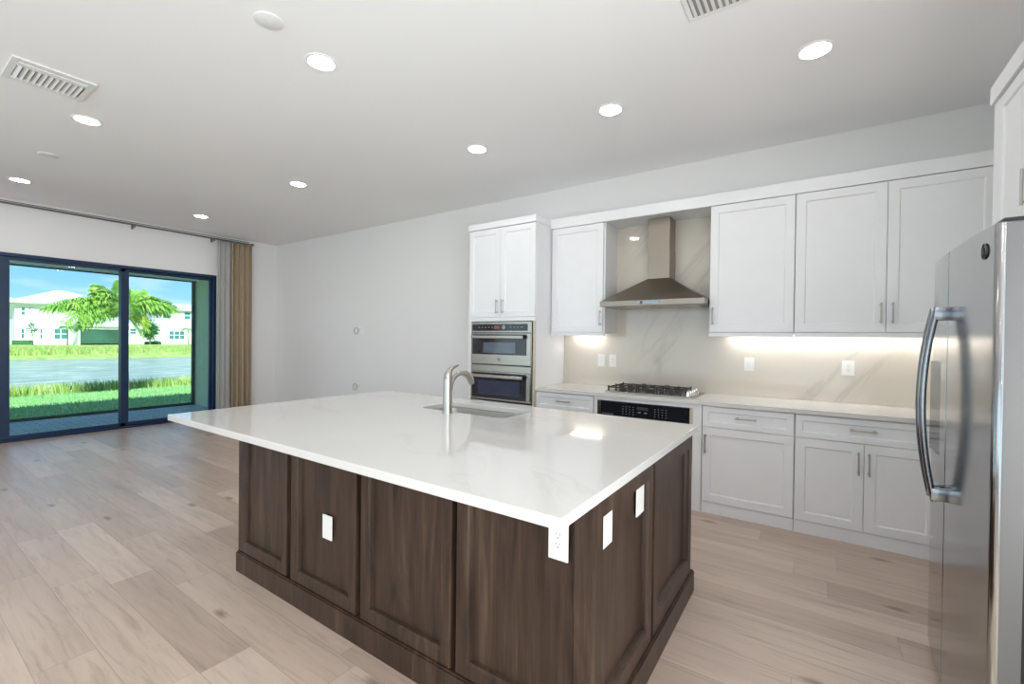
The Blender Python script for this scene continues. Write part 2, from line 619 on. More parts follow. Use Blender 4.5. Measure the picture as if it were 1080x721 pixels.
def tube(bm, pts, rs, seg=12, flat=1.0, side=None):
    """tube along points; flat squashes it across 'side'"""
    pts = [Vector(q) for q in pts]
    if isinstance(rs, (int, float)):
        rs = [rs] * len(pts)
    rings = []
    a = None
    for i, q in enumerate(pts):
        d = (pts[min(i + 1, len(pts) - 1)] - pts[max(i - 1, 0)]).normalized()
        if side is not None:
            a = (Vector(side) - d * Vector(side).dot(d)).normalized()
        elif a is None:
            a = d.orthogonal().normalized()
        else:
            a = (a - d * a.dot(d)).normalized()
        b_ = d.cross(a)
        rings.append([bm.verts.new(q + a * math.cos(k_ * 2 * PI / seg) * rs[i] + b_ * math.sin(k_ * 2 * PI / seg) * rs[i] * flat) for k_ in range(seg)])
    for A, B in zip(rings, rings[1:]):
        for i in range(seg):
            j = (i + 1) % seg
            bm.faces.new((A[i], A[j], B[j], B[i]))
    bm.faces.new(rings[0][::-1])
    bm.faces.new(rings[-1])
    return bm


def frame_of(facing):
    """local (u right as seen from front, n towards viewer) for a face"""
    if facing == '-Y':
        return Vector((1, 0, 0)), Vector((0, -1, 0))
    if facing == '+X':
        return Vector((0, 1, 0)), Vector((1, 0, 0))
    if facing == '-X':
        return Vector((0, -1, 0)), Vector((-1, 0, 0))


def shaker(facing, a0, a1, z0, z1, plane, thick=0.02, stile=0.058, depth=0.009, bevel=0.007, rails=None):
    """framed door; a0..a1 is the world X (or Y) range, plane is its front face coordinate"""
    u, n = frame_of(facing)
    zt, zb = (rails or (stile, stile))
    bm = bmesh.new()

    def P(a, z, dd):
        q = Vector((a, 0, z)) if facing == '-Y' else Vector((0, a, z))
        pl = Vector((0, plane, 0)) if facing == '-Y' else Vector((plane, 0, 0))
        return bm.verts.new(q + pl - n * dd)

    e_ = 0.0012
    def loop(i, zi_b, zi_t, dd):
        return [P(a0 + i, z0 + zi_b, dd), P(a1 - i, z0 + zi_b, dd), P(a1 - i, z1 - zi_t, dd), P(a0 + i, z1 - zi_t, dd)]
    loops = [loop(0, 0, 0, thick), loop(0, 0, 0, e_), loop(e_, e_, e_, 0), loop(stile, zb, zt, 0),
             loop(stile + bevel * 0.6, zb + bevel * 0.6, zt + bevel * 0.6, depth * 0.35),
             loop(stile + bevel, zb + bevel, zt + bevel, depth)]
    for A, B in zip(loops, loops[1:]):
        for i in range(4):
            j = (i + 1) % 4
            bm.faces.new((A[i], A[j], B[j], B[i]))
    bm.faces.new(loops[0][::-1])
    bm.faces.new(loops[-1])
    return bm


def pull(facing, a, z, plane, length=0.15, vertical=True, off=0.030, r=0.0055):
    """slim bar pull centred on (a, z)"""
    u, n = frame_of(facing)
    c = (Vector((a, plane, z)) if facing == '-Y' else Vector((plane, a, z)))
    d = Vector((0, 0, 1)) if vertical else Vector((1, 0, 0)) if facing == '-Y' else Vector((0, 1, 0))
    bm = bmesh.new()
    h = length / 2
    cyl(bm, c + n * off - d * h, c + n * off + d * h, r, seg=12)
    for s_ in (-1, 1):
        q = c + d * s_ * (h - 0.014)
        cyl(bm, q - n * 0.002, q + n * off, r * 0.8, seg=10)
        cyl(bm, q - n * 0.001, q + n * 0.003, r * 1.5, seg=12)
    return bm


# ================================================================== room shell
KY = 4.552      # kitchen wall
FX = -8.574     # wall with the sliding door
RX = 1.32       # wall behind the fridge
BY = -3.6       # wall behind the camera
CH = 3.119      # ceiling height
fl = struct('floor', box(FX - 0.12, RX + 0.12, BY - 0.12, KY + 0.12, -0.12, 0.0), 'oak_floor')
struct('ceiling', box(FX - 0.12, RX + 0.12, BY - 0.12, KY + 0.12, CH, CH + 0.15), 'ceiling_paint')
struct('wall_kitchen', box(FX - 0.12, RX + 0.12, KY, KY + 0.12, 0, CH), 'wall_paint')
def wall_holes(axis, pos, thick, a0, a1, holes):
    bm = bmesh.new()

    def put(u0, u1, z0, z1):
        if axis == 'X':
            bx(bm, pos, pos + thick, u0, u1, z0, z1)
        else:
            bx(bm, u0, u1, pos, pos + thick, z0, z1)
    cur = a0
    for h0, h1, z0, z1 in holes:
        put(cur, h0, 0, CH)
        if z0 > 0:
            put(h0, h1, 0, z0)
        put(h0, h1, z1, CH)
        cur = h1
    put(cur, a1, 0, CH)
    return bm


def added_window_unit(name, axis, pos, h0, h1, z0, z1):
    bm = bmesh.new()
    def put(b, u0, u1, v0, v1, d):
        if axis == 'X':
            bx(b, pos - d, pos + d, u0, u1, v0, v1)
        else:
            bx(b, u0, u1, pos - d, pos + d, v0, v1)
    f_ = 0.06
    put(bm, h0, h1, z0, z0 + f_, 0.03)
    put(bm, h0, h1, z1 - f_, z1, 0.03)
    for u0 in (h0, (h0 + h1) / 2 - f_ / 2, h1 - f_):
        put(bm, u0, u0 + f_, z0 + f_, z1 - f_, 0.03)
    w_ = struct(name, bm, 'door_metal')
    b2 = bmesh.new()
    put(b2, h0 + f_, h1 - f_, z0 + f_, z1 - f_, 0.003)
    link('glass', b2, 'door_glass', (0, 0, 0), w_)


struct('wall_right', wall_holes('X', RX, 0.12, BY, KY, [(-3.2, 1.4, 0.25, 2.55)]), 'wall_paint')
struct('wall_rear', wall_holes('Y', BY - 0.12, 0.12, FX - 0.12, RX + 0.12, [(-8.3, -5.2, 0.15, 2.75), (-5.1, -2.2, 0.15, 2.75), (-2.1, 1.0, 0.15, 2.75)]), 'wall_paint')
added_window_unit('window_1', 'X', RX + 0.06, -3.2, 1.4, 0.25, 2.55)  # unseen window added to go with the side fill light
for i_, (h_, k_) in enumerate(((-8.3, -5.2), (-5.1, -2.2), (-2.1, 1.0))):
    added_window_unit('window_%d' % (i_ + 2), 'Y', BY - 0.06, h_, k_, 0.15, 2.75)  # unseen windows added to go with the rear fill light
DY0, DY1, DZ = -1.30, 3.515, 2.43
bm = bmesh.new()
bx(bm, FX - 0.14, FX, BY, DY0, 0, CH)
bx(bm, FX - 0.14, FX, DY1, KY, 0, CH)
bx(bm, FX - 0.14, FX, DY0, DY1, DZ, CH)
struct('wall_patio', bm, 'wall_paint')
struct('baseboard_kitchen', box(FX, -3.30, KY - 0.015, KY, 0, 0.13, 0.002), 'trim_white')
struct('baseboard_patio', box(FX, FX + 0.015, DY1 + 0.02, KY - 0.015, 0, 0.13, 0.002), 'trim_white')
struct('baseboard_rear', box(FX, RX, BY, BY + 0.015, 0, 0.13, 0.002), 'trim_white')

# sliding door
bm = bmesh.new()
bx(bm, FX - 0.13, FX + 0.012, DY1 - 0.045, DY1, 0, DZ, 0.003)
bx(bm, FX - 0.13, FX + 0.012, DY0, DY0 + 0.045, 0, DZ, 0.003)
bx(bm, FX - 0.13, FX + 0.012, DY0 + 0.045, DY1 - 0.045, DZ - 0.045, DZ, 0.003)
bx(bm, FX - 0.13, FX + 0.012, DY0 + 0.045, DY1 - 0.045, 0.0, 0.028, 0.003)
dr = struct('door_1', bm, 'door_metal', loc=(FX, 1.1, 0))
dr['label'] = 'dark navy metal frame of the wide sliding patio door'
edges = [DY0 + 0.045, -0.10, 1.09, 2.29, DY1 - 0.045]
for i in range(4):
    y0, y1 = edges[i] - (0.05 if i else 0), edges[i + 1] + (0.05 if i < 3 else 0)
    xo = FX - 0.03 if i % 2 == 0 else FX - 0.08
    bm = bmesh.new()
    z0, z1 = 0.028, DZ - 0.045
    bx(bm, xo - 0.02, xo + 0.02, y0, y0 + 0.095, z0, z1, 0.003)
    bx(bm, xo - 0.02, xo + 0.02, y1 - 0.095 if i < 3 else y1 - 0.035, y1, z0, z1, 0.003)
    bx(bm, xo - 0.02, xo + 0.02, y0 + 0.095, y1 - 0.035, z0, z0 + 0.055, 0.003)
    bx(bm, xo - 0.02, xo + 0.02, y0 + 0.095, y1 - 0.035, z1 - 0.045, z1, 0.003)
    pn = link('sliding_panel', bm, 'door_metal', (FX, 1.1, 0), dr)
    link('glass', box(xo - 0.004, xo + 0.004, y0 + 0.09, y1 - 0.03, z0 + 0.05, z1 - 0.04), 'door_glass', (FX, 1.1, 0), pn)
    if i == 1:
        bm = bmesh.new()
        bx(bm, xo + 0.02, xo + 0.045, y1 - 0.06, y1 - 0.035, 0.95, 1.2, 0.004)
        link('handle', bm, 'black_plastic', (FX, 1.1, 0), pn)

# ================================================================== island
IX0, IX1, IY0, IY1 = -3.313, -0.576, 1.092, 2.781
TOP, TT = 0.914, 0.036
BX0, BX1, BY0, BY1 = -2.859, -0.575, 1.300, 2.655
isl = thing('kitchen_island', (-1.72, 1.97, 0), 'dark brown stained wood kitchen island base with framed panels', 'kitchen island')
bm = bmesh.new()
bx(bm, BX0 + 0.02, BX1 - 0.06, BY0 + 0.07, BY1 - 0.02, 0, 0.60)      # carcass
bx(bm, BX0 + 0.02, -2.42, BY0 + 0.07, BY1 - 0.02, 0.60, TOP - TT)
bx(bm, -1.50, BX1 - 0.06, BY0 + 0.07, BY1 - 0.02, 0.60, TOP - TT)
bx(bm, -2.42, -1.50, BY0 + 0.07, 2.10, 0.60, TOP - TT)
part(isl, 'cabinet_body', bm, 'dark_wood')
bm = bmesh.new()
bx(bm, BX0 - 0.006, BX1 + 0.012, BY0 - 0.010, BY1 + 0.01, 0, 0.112)
bx(bm, BX0 - 0.001, BX1 + 0.006, BY0 - 0.004, BY1 + 0.004, 0.112, 0.120)
part(isl, 'base_moulding', bm, 'dark_wood')
ZT = TOP - TT - 0.001
fr = [(-2.859, -2.330), (-2.291, -1.747), (-1.712, -1.163), (-1.136, -0.586)]
for a, b_ in fr:
    w_ = 0.052
    part(isl, 'front_panel', shaker('-Y', a, b_, 0.124, ZT, BY0, 0.034, w_, 0.025, 0.012, rails=(0.052, 0.052)), 'dark_wood')
part(isl, 'corner_post', box(BX1 - 0.012, BX1, BY0, BY0 + 0.03, 0.124, ZT, 0.001), 'dark_wood')
part(isl, 'side_panel', shaker('+X', BY0 + 0.03, 1.915, 0.124, ZT, BX1, 0.034, 0.052, 0.024, 0.012, rails=(0.052, 0.07)), 'dark_wood')
part(isl, 'side_panel', shaker('+X', 1.945, 2.625, 0.124, ZT, BX1, 0.034, 0.062, 0.024, 0.012, rails=(0.06, 0.08)), 'dark_wood')
part(isl, 'end_panel', shaker('-X', BY0 + 0.03, BY1 - 0.02, 0.124, ZT, BX0, 0.019, 0.06, 0.012, 0.010), 'dark_wood')
# doors and drawers on the cook's side
for i in range(4):
    a = BX0 + 0.01 + i * 0.569
    u_, n_ = Vector((1, 0, 0)), Vector((0, 1, 0))
    bm = shaker('-Y', a, a + 0.56, 0.124, 0.70 if i in (0, 3) else ZT, 0, 0.018)
    bm.transform(Matrix.Translation((0, BY1, 0)) @ Matrix.Scale(-1, 4, (0, 1, 0)))
    d_ = part(isl, 'door', bm, 'dark_wood')
    bm = pull('-Y', a + (0.50 if i % 2 == 0 else 0.06), 0.60, 0)
    bm.transform(Matrix.Translation((0, BY1, 0)) @ Matrix.Scale(-1, 4, (0, 1, 0)))
    link('handle', bm, 'nickel', isl['_w'], d_)
    if i in (0, 3):
        bm = shaker('-Y', a, a + 0.56, 0.708, ZT, 0, 0.018, 0.04)
        bm.transform(Matrix.Translation((0, BY1, 0)) @ Matrix.Scale(-1, 4, (0, 1, 0)))
        d_ = part(isl, 'drawer', bm, 'dark_wood')
        bm = pull('-Y', a + 0.28, 0.79, 0, vertical=False)
        bm.transform(Matrix.Translation((0, BY1, 0)) @ Matrix.Scale(-1, 4, (0, 1, 0)))
        link('handle', bm, 'nickel', isl['_w'], d_)


def rrect(x0, x1, y0, y1, r, seg=8):
    out = []
    for cx, cy, a0 in ((x1 - r, y0 + r, -PI / 2), (x1 - r, y1 - r, 0), (x0 + r, y1 - r, PI / 2), (x0 + r, y0 + r, PI)):
        for i in range(seg + 1):
            a = a0 + i * PI / 2 / seg
            out.append((cx + r * math.cos(a), cy + r * math.sin(a)))
    return out


def slab_hole(x0, x1, y0, y1, z0, z1, hole, bev=0.002):
    bm = bmesh.new()
    lo = [bm.verts.new((x, y, z1)) for x, y in ((x0, y0), (x1, y0), (x1, y1), (x0, y1))]
    lh = [bm.verts.new((x, y, z1)) for x, y in hole] if hole else []
    es = []
    for lp in ([lo, lh] if hole else [lo]):
        for i in range(len(lp)):
            es.append(bm.edges.new((lp[i], lp[(i + 1) % len(lp)])))
    bmesh.ops.triangle_fill(bm, use_beauty=True, use_dissolve=False, edges=es)
    bmesh.ops.recalc_face_normals(bm, faces=bm.faces)
    r_ = bmesh.ops.extrude_face_region(bm, geom=list(bm.faces))
    vs = [v for v in r_['geom'] if isinstance(v, bmesh.types.BMVert)]
    for v in vs:
        v.co.z = z0
    return bm


SK = (-2.33, -1.60, 2.25, 2.615)
bm = slab_hole(IX0, IX1, IY0, IY1, TOP - TT, TOP, rrect(*SK, 0.07))
ct = link('island_countertop', bm, 'quartz', (-1.94, 1.94, TOP - TT))
md = ct.modifiers.new('edge', 'BEVEL')
md.width = 0.003
md.segments = 2
md.limit_method = 'ANGLE'
md.angle_limit = math.radians(50)
tag(ct, 'wide glossy white quartz slab with faint veins lying on the dark island', 'countertop')

# sink bowl hung in the cut-out
sk = thing('undermount_sink', (-1.965, 2.44, 0.66), 'stainless steel undermount sink set into the island countertop', 'sink')
bm = bmesh.new()
levels = [(-0.012, TOP - TT - 0.001, 0.08), (-0.004, TOP - TT - 0.001, 0.074), (0.002, TOP - TT - 0.006, 0.07), (0.006, 0.71, 0.066), (0.03, 0.685, 0.06), (0.09, 0.680, 0.05)]
prev = None
for ins, z, r in levels:
    vs = [bm.verts.new((x, y, z)) for x, y in rrect(SK[0] + ins, SK[1] - ins, SK[2] + ins, SK[3] - ins, r)]
    if prev:
        for i in range(len(vs)):
            j = (i + 1) % len(vs)
            bm.faces.new((prev[i], prev[j], vs[j], vs[i]))
    prev = vs
bm.faces.new(prev)
bowl = part(sk, 'bowl', bm, 'steel_sink', smooth=True)
bm = bmesh.new()
cyl(bm, (-1.965, 2.44, 0.6815), (-1.965, 2.44, 0.685), 0.045, 0.042, 24)
cyl(bm, (-1.965, 2.44, 0.685), (-1.965, 2.44, 0.690), 0.016, 0.014, 16)
part(sk, 'drain', bm, 'chrome', smooth=True)

# faucet
fc = thing('kitchen_faucet', (-2.0, 2.185, TOP), 'brushed nickel single lever faucet arching over the island sink', 'faucet')
bm = bmesh.new()
cyl(bm, (-2.0, 2.185, TOP), (-2.0, 2.185, TOP + 0.006), 0.034, 0.033, 28)
tube(bm, [(-2.0, 2.185, TOP + 0.004), (-2.0, 2.185, 1.00), (-2.0, 2.185, 1.10), (-2.0, 2.186, 1.142)], [0.0305, 0.0295, 0.028, 0.028], 24)
part(fc, 'body', bm, 'nickel', smooth=True)
bm = bmesh.new()
tube(bm, [(-2.0, 2.186, 1.142), (-2.0, 2.189, 1.165), (-2.0, 2.200, 1.188), (-2.0, 2.222, 1.205), (-2.0, 2.255, 1.216), (-2.0, 2.290, 1.224)],
     [0.0275, 0.026, 0.021, 0.014, 0.009, 0.005], 18)
part(fc, 'lever', bm, 'nickel', smooth=True)
bm = bmesh.new()
pts, rs = [], []
for i in range(15):
    a = PI - i * (PI * 0.86) / 14
    pts.append((-2.0, 2.322 + 0.108 * math.cos(a), 1.070 + 0.100 * math.sin(a)))
    rs.append(0.014 + 0.004 * (i / 14) + (0.006 if i > 9 else 0))
pts = [(-2.0, 2.202, 1.035)] + pts
rs = [0.010] + rs
tube(bm, pts, rs, 18)
sp = part(fc, 'spout', bm, 'nickel', smooth=True)
bm = bmesh.new()
q = Vector(pts[-1])
cyl(bm, q, q + Vector((0, 0.012, -0.022)), 0.022, 0.019, 20)
link('spray_head', bm, 'nickel', fc['_w'], sp, True)

# ------------------------------------------------------------------ electrical plates
def plate(facing, a, z, plane, w=0.072, h=0.116, kind='outlet', label='', name='wall_outlet', cat='outlet', group=None, par=None):
    u, n = frame_of(facing)
    c = (Vector((a, plane, z)) if facing == '-Y' else Vector((plane, a, z)))
    th = thing(name, c, label, cat, group)

    def rect(cu, cz, hw, hh, d0, d1, bm=None, bev=0.0):
        bm = bm or bmesh.new()
        p0 = c + u * (cu - hw) + n * d0
        p1 = c + u * (cu + hw) + n * d1
        xs_, ys_ = sorted((p0.x, p1.x)), sorted((p0.y, p1.y))
        bx(bm, xs_[0], xs_[1], ys_[0], ys_[1], c.z + cz - hh, c.z + cz + hh, bev)
        return bm
    part(th, 'cover_plate', rect(0, 0, w / 2, h / 2, 0.0005, 0.006, bev=0.0018), 'plate_white')
    if kind == 'outlet':
        part(th, 'receptacle', rect(0, 0, 0.0165, 0.0335, 0.005, 0.0075), 'trim_white')
        bm = bmesh.new()
        for dz in (-0.016, 0.016):
            rect(-0.0065, dz + 0.004, 0.0011, 0.0042, 0.0072, 0.0079, bm)
            rect(0.0065, dz + 0.004, 0.0011, 0.0036, 0.0072, 0.0079, bm)
            rect(0, dz - 0.0075, 0.0026, 0.0024, 0.0072, 0.0079, bm)
        part(th, 'slots', bm, 'slot_dark')
    elif kind == 'switch':
        part(th, 'rocker', rect(0, 0, 0.0165, 0.0335, 0.005, 0.0085, bev=0.001), 'trim_white')
    elif kind == 'blank':
        for dz in (-0.042, 0.042):
            q_ = c + Vector((0, 0, dz)) + n * 0.0055
            part(th, 'screw', cyl(bmesh.new(), q_, q_ + n * 0.0012, 0.003, seg=10), 'trim_white')
    return th


plate('-Y', -1.985, 0.468, BY0 + 0.016, 0.076, 0.118, 'blank', 'blank white cover plate on the long front of the dark island', 'cover_plate', 'cover plate')
plate('-Y', -0.703, 0.742, BY0 + 0.016, 0.074, 0.134, 'outlet', 'white double socket just under the near corner of the island countertop', 'power_outlet', 'outlet')
plate('+X', 1.445, 0.760, BX1 - 0.016, 0.082, 0.112, 'blank', 'blank white cover plate on the island end, nearer its front corner', 'cover_plate', 'cover plate')
plate('+X', 1.785, 0.760, BX1 - 0.016, 0.086, 0.112, 'blank', 'blank white cover plate on the island end beside the panel joint', 'cover_plate', 'cover plate')
plate('-Y', -1.935, 1.185, KY - 0.014, 0.078, 0.13, 'switch', 'white rocker switch left of the cooktop, the left one of its pair', 'light_switch', 'switch')
plate('-Y', -1.806, 1.185, KY - 0.014, 0.078, 0.13, 'outlet', 'white backsplash socket between the left switch and the cooktop', 'wall_outlet', 'outlet')
plate('-Y', -0.518, 1.200, KY - 0.014, 0.080, 0.12, 'switch', 'white rocker switch on the marble right of the cooktop', 'light_switch', 'switch')
plate('-Y', 0.196, 1.200, KY - 0.014, 0.084, 0.12, 'outlet', 'white backsplash socket nearest the fridge', 'wall_outlet', 'outlet')

# living-room wall plates with cable rings
for (a, z, w1, lab) in ((-6.10, 1.515, True, 'upper white wall socket with a cable ring on the blank grey wall'),
                        (-6.12, 0.615, False, 'lower white cable ring low on the blank grey wall')):
    th = thing('cable_outlet', (a, KY, z), lab, 'outlet')
    bm = bmesh.new()
    cpts = [(a - 0.04 + 0.055 * math.cos(i * PI / 10), KY - 0.008, z - 0.01 + 0.05 * math.sin(i * PI / 10)) for i in range(21)]
    tube(bm, cpts[:-1] + [cpts[0]], 0.007, 8)
    part(th, 'bracket_ring', bm, 'slot_grey', smooth=True)
    if w1:
        part(th, 'cover_plate', box(a + 0.075, a + 0.15, KY - 0.007, KY - 0.0005, z - 0.06, z + 0.06, 0.002), 'plate_white')
        part(th, 'bracket_tab', box(a + 0.005, a + 0.06, KY - 0.006, KY - 0.0005, z + 0.03, z + 0.06, 0.001), 'plate_white')
    else:
        part(th, 'bracket_tab', box(a + 0.04, a + 0.075, KY - 0.006, KY - 0.0005, z - 0.05, z + 0.05, 0.001), 'plate_white')
        part(th, 'bracket_tab', box(a - 0.11, a - 0.09, KY - 0.006, KY - 0.0005, z - 0.05, z + 0.05, 0.001), 'plate_white')

# ================================================================== kitchen wall run
PF = 3.925   # front plane of the base doors
CF = 3.9045  # front of the counter
UF = 4.210   # front plane of the upper doors
YB = KY - 0.001
MB = KY - 0.014

bk = link('backsplash', box(-2.386, RX - 0.003, MB, YB, TOP + 0.001, 2.577), 'backsplash_marble', (-0.5, KY, TOP))
tag(bk, 'tall glossy cream marble slab with soft diagonal veins behind the cooktop', 'backsplash')

# ---- tall oven cabinet
TX0, TX1, TFY = -3.262, -2.391, 3.902
tw = thing('oven_cabinet', (-2.83, 4.23, 0), 'tall white oven cabinet with two doors above the wall ovens', 'cabinet')
bm = bmesh.new()
bx(bm, TX0, TX0 + 0.02, TFY + 0.02, YB, 0, 2.60)
bx(bm, TX1 - 0.02, TX1, TFY + 0.02, YB, 0, 2.60)
bx(bm, TX0 + 0.02, TX1 - 0.02, TFY + 0.03, YB, 1.60, 2.60)
bx(bm, TX0 + 0.02, TX1 - 0.02, TFY + 0.03, YB, 0.09, 0.72)
bx(bm, TX0 + 0.02, TX1 - 0.02, YB - 0.02, YB, 0.72, 1.60)
part(tw, 'body', bm, 'cabinet_white')
bm = bmesh.new()
bx(bm, TX0, TX1, TFY + 0.002, TFY + 0.022, 1.592, 1.634, 0.0005)
bx(bm, TX0, TX0 + 0.036, TFY + 0.002, TFY + 0.022, 0.70, 1.592, 0.0005)
part(tw, 'face_frame', bm, 'cabinet_white')
part(tw, 'side_strip', box(TX1 - 0.024, TX1 - 0.0005, TFY + 0.002, TFY + 0.022, 0.70, 1.592, 0.0005), 'raw_beige', label='beige strip beside the oven')
bm = bmesh.new()
bx(bm, TX0 - 0.012, TX1 + 0.004, TFY - 0.008, YB, 2.60, 2.668, 0.002)
part(tw, 'crown', bm, 'cabinet_white')
mid = -2.833
for a, b_, hx in ((TX0 + 0.004, mid - 0.002, mid - 0.036), (mid + 0.002, TX1 - 0.004, mid + 0.040)):
    d_ = part(tw, 'door', shaker('-Y', a, b_, 1.637, 2.594, TFY, 0.02), 'cabinet_white')
    link('handle', pull('-Y', hx, 1.75, TFY), 'nickel', tw['_w'], d_)
d_ = part(tw, 'drawer', shaker('-Y', TX0 + 0.004, TX1 - 0.004, 0.12, 0.69, TFY, 0.02), 'cabinet_white')
link('handle', pull('-Y', mid, 0.62, TFY, vertical=False), 'nickel', tw['_w'], d_)
part(tw, 'toe_kick', box(TX0 + 0.004, TX1 - 0.004, TFY + 0.03, TFY + 0.05, 0.0, 0.10), 'toe_grey')

# ---- wall oven (microwave over oven)
OX0, OX1, OF = -3.206, -2.420, 3.876
ov = thing('wall_oven', (-2.813, 4.15, 0.74), 'stainless steel double wall oven with black glass, built into the tall cabinet', 'oven')
bm = bmesh.new()
bx(bm, OX0 + 0.01, OX1 - 0.01, OF + 0.03, 4.45, 0.75, 1.58)
bx(bm, OX0, OX1, OF + 0.012, OF + 0.03, 0.745, 1.584, 0.002)
part(ov, 'body', bm, 'steel_oven')
bm = box(OX0 + 0.02, OX1 - 0.055, OF - 0.002, OF + 0.014, 1.489, 1.560, 0.003)
cp = part(ov, 'control_panel', bm, 'black_glass')
link('display', box(-2.885, -2.815, OF - 0.004, OF - 0.001, 1.508, 1.545), 'display_red', ov['_w'], cp)
bm = bmesh.new()
cyl(bm, (-2.752, OF - 0.002, 1.527), (-2.752, OF - 0.012, 1.527), 0.024, 0.022, 24)
kb_ = link('dial', bm, 'steel_oven', ov['_w'], cp, True)
bm = bmesh.new()
cyl(bm, (-2.752, OF - 0.0115, 1.527), (-2.752, OF - 0.0130, 1.527), 0.015, 0.015, 24)
for i in range(5):
    bx(bm, -3.10 + i * 0.045, -3.078 + i * 0.045, OF - 0.0030, OF - 0.0015, 1.522, 1.530)
for i in range(4):
    bx(bm, -2.68 + i * 0.045, -2.66 + i * 0.045, OF - 0.0030, OF - 0.0015, 1.522, 1.530)
link('button_marks', bm, 'slot_dark', ov['_w'], cp)


def oven_door(z0, z1, g0, g1, wx0, wx1, wz0, wz1, hz, wmat='oven_glass'):
    d = part(ov, 'oven_door', box(OX0 + 0.002, OX1 - 0.006, OF, OF + 0.018, z0, z1, 0.004), 'steel_oven')
    link('glass', box(OX0 + 0.022, OX1 - 0.052, OF - 0.003, OF + 0.002, g0, g1, 0.001), 'black_glass', ov['_w'], d)
    link('window', box(wx0, wx1, OF - 0.0045, OF - 0.002, wz0, wz1, 0.0005), wmat, ov['_w'], d)
    bm = bmesh.new()
    bx(bm, OX0 + 0.045, OX1 - 0.070, OF - 0.058, OF - 0.036, hz - 0.018, hz + 0.018, 0.006)
    bx(bm, OX0 + 0.055, OX0 + 0.075, OF - 0.04, OF + 0.001, hz - 0.010, hz + 0.010)
    bx(bm, OX1 - 0.120, OX1 - 0.100, OF - 0.04, OF + 0.001, hz - 0.010, hz + 0.010)
    link('handle', bm, 'steel_oven', ov['_w'], d)
    return d


def monogram(bm, c, u, n, r):
    """small round emblem: ring with two looping script letters"""
    z_ = Vector((0, 0, 1))
    def P(a, b): return c + u * a * r + z_ * b * r + n * 0.0012
    tube(bm, [P(math.cos(i * PI / 12), math.sin(i * PI / 12)) for i in range(25)], r * 0.09, 6)
    G = [(0.02, .48), (-.22, .52), (-.48, .25), (-.5, -.1), (-.3, -.45), (-.05, -.3), (-.02, 0), (-.2, .02), (.0, -.02), (-.02, -.5), (-.25, -.7)]
    Ee = [(.5, .42), (.3, .52), (.14, .3), (.3, .08), (.12, -.12), (.14, -.42), (.36, -.5), (.56, -.3)]
    for poly in (G, Ee):
        tube(bm, [P(a, b) for a, b in poly], r * 0.07, 6)


md_ = oven_door(1.128, 1.464, 1.234, 1.452, -3.03, -2.609, 1.252, 1.364, 1.423)
bm = bmesh.new()
monogram(bm, Vector((-2.82, OF, 1.183)), Vector((1, 0, 0)), Vector((0, -1, 0)), 0.016)
link('badge', bm, 'badge_dark', ov['_w'], md_)
part(ov, 'vent_trim', box(OX0 + 0.002, OX1 - 0.002, OF + 0.004, OF + 0.02, 1.052, 1.118, 0.003), 'steel_oven')
oven_door(0.760, 1.044, 0.765, 1.037, -3.10, -2.55, 0.80, 0.955, 1.004, 'oven_glass_dark')
bm = bmesh.new()
bx(bm, OX0 + 0.01, OX1 - 0.01, OF + 0.010, OF + 0.016, 1.119, 1.127)
bx(bm, OX0 + 0.01, OX1 - 0.01, OF + 0.010, OF + 0.016, 1.465, 1.472)
bx(bm, OX1 - 0.08, OX1 - 0.01, OF + 0.001, OF + 0.016, 1.115, 1.126)
part(ov, 'gap_strip', bm, 'black_plastic')

# ---- uppers
def upper(name, x0, x1, doors, label, left_end=False, right_end=False):
    th = thing(name, ((x0 + x1) / 2, 4.38, 1.45), label, 'cabinet')
    part(th, 'body', box(x0, x1, UF + 0.022, MB - 0.001, 1.478, 2.577, 0.0008), 'cabinet_white')
    part(th, 'light_rail', box(x0, x1, UF + 0.002, UF + 0.022, 1.446, 1.478, 0.001), 'cabinet_white')
    for a, b_, hx in doors:
        d = part(th, 'door', shaker('-Y', a, b_, 1.483, 2.574, UF, 0.02, 0.062), 'cabinet_white')
        link('handle', pull('-Y', hx, 1.622, UF, 0.15), 'nickel', th['_w'], d)
    return th


upper('upper_cabinet', -2.388, -1.776, [(-2.374, -1.792, -1.812)], 'white wall cabinet with one door, left of the steel range hood')
upper('upper_cabinet', -0.800, -0.170, [(-0.796, -0.173, -0.768)], 'white wall cabinet with one door, right next to the range hood')
upper('upper_cabinet', -0.167, 0.960, [(-0.164, 0.394, 0.366), (0.398, 0.956, 0.432)], 'wide white wall cabinet with two doors, nearest the fridge')
cw = link('cabinet_crown', bx(bx(bmesh.new(), -2.388, RX - 0.001, UF - 0.012, UF + 0.02, 2.578, 2.679, 0.002), -2.388, RX - 0.001, UF + 0.0202, YB, 2.578, 2.60), 'cabinet_white', (-0.7, 4.2, 2.578))
tag(cw, 'long white crown board running along the top of the wall cabinets', 'trim')
fp = link('corner_filler', box(0.962, RX - 0.002, UF + 0.002, MB - 0.001, 1.446, 2.577, 0.001), 'cabinet_white', (1.1, 4.3, 1.446))
tag(fp, 'white filler panel closing the corner beside the wall cabinets', 'cabinet')

# LED bars under the uppers
for (x0, x1, lab) in ((-2.25, -1.90, 'short glowing LED bar under the wall cabinet left of the hood'),
                      (-0.68, 0.93, 'long glowing LED bar under the wall cabinets right of the hood')):
    th = thing('undercabinet_light', ((x0 + x1) / 2, 4.43, 1.478), lab, 'light')
    part(th, 'housing', box(x0, x1, 4.445, 4.505, 1.464, 1.4775, 0.001), 'can_trim')
    part(th, 'diffuser', box(x0 + 0.005, x1 - 0.005, 4.452, 4.498, 1.459, 1.4645), 'led_lens')

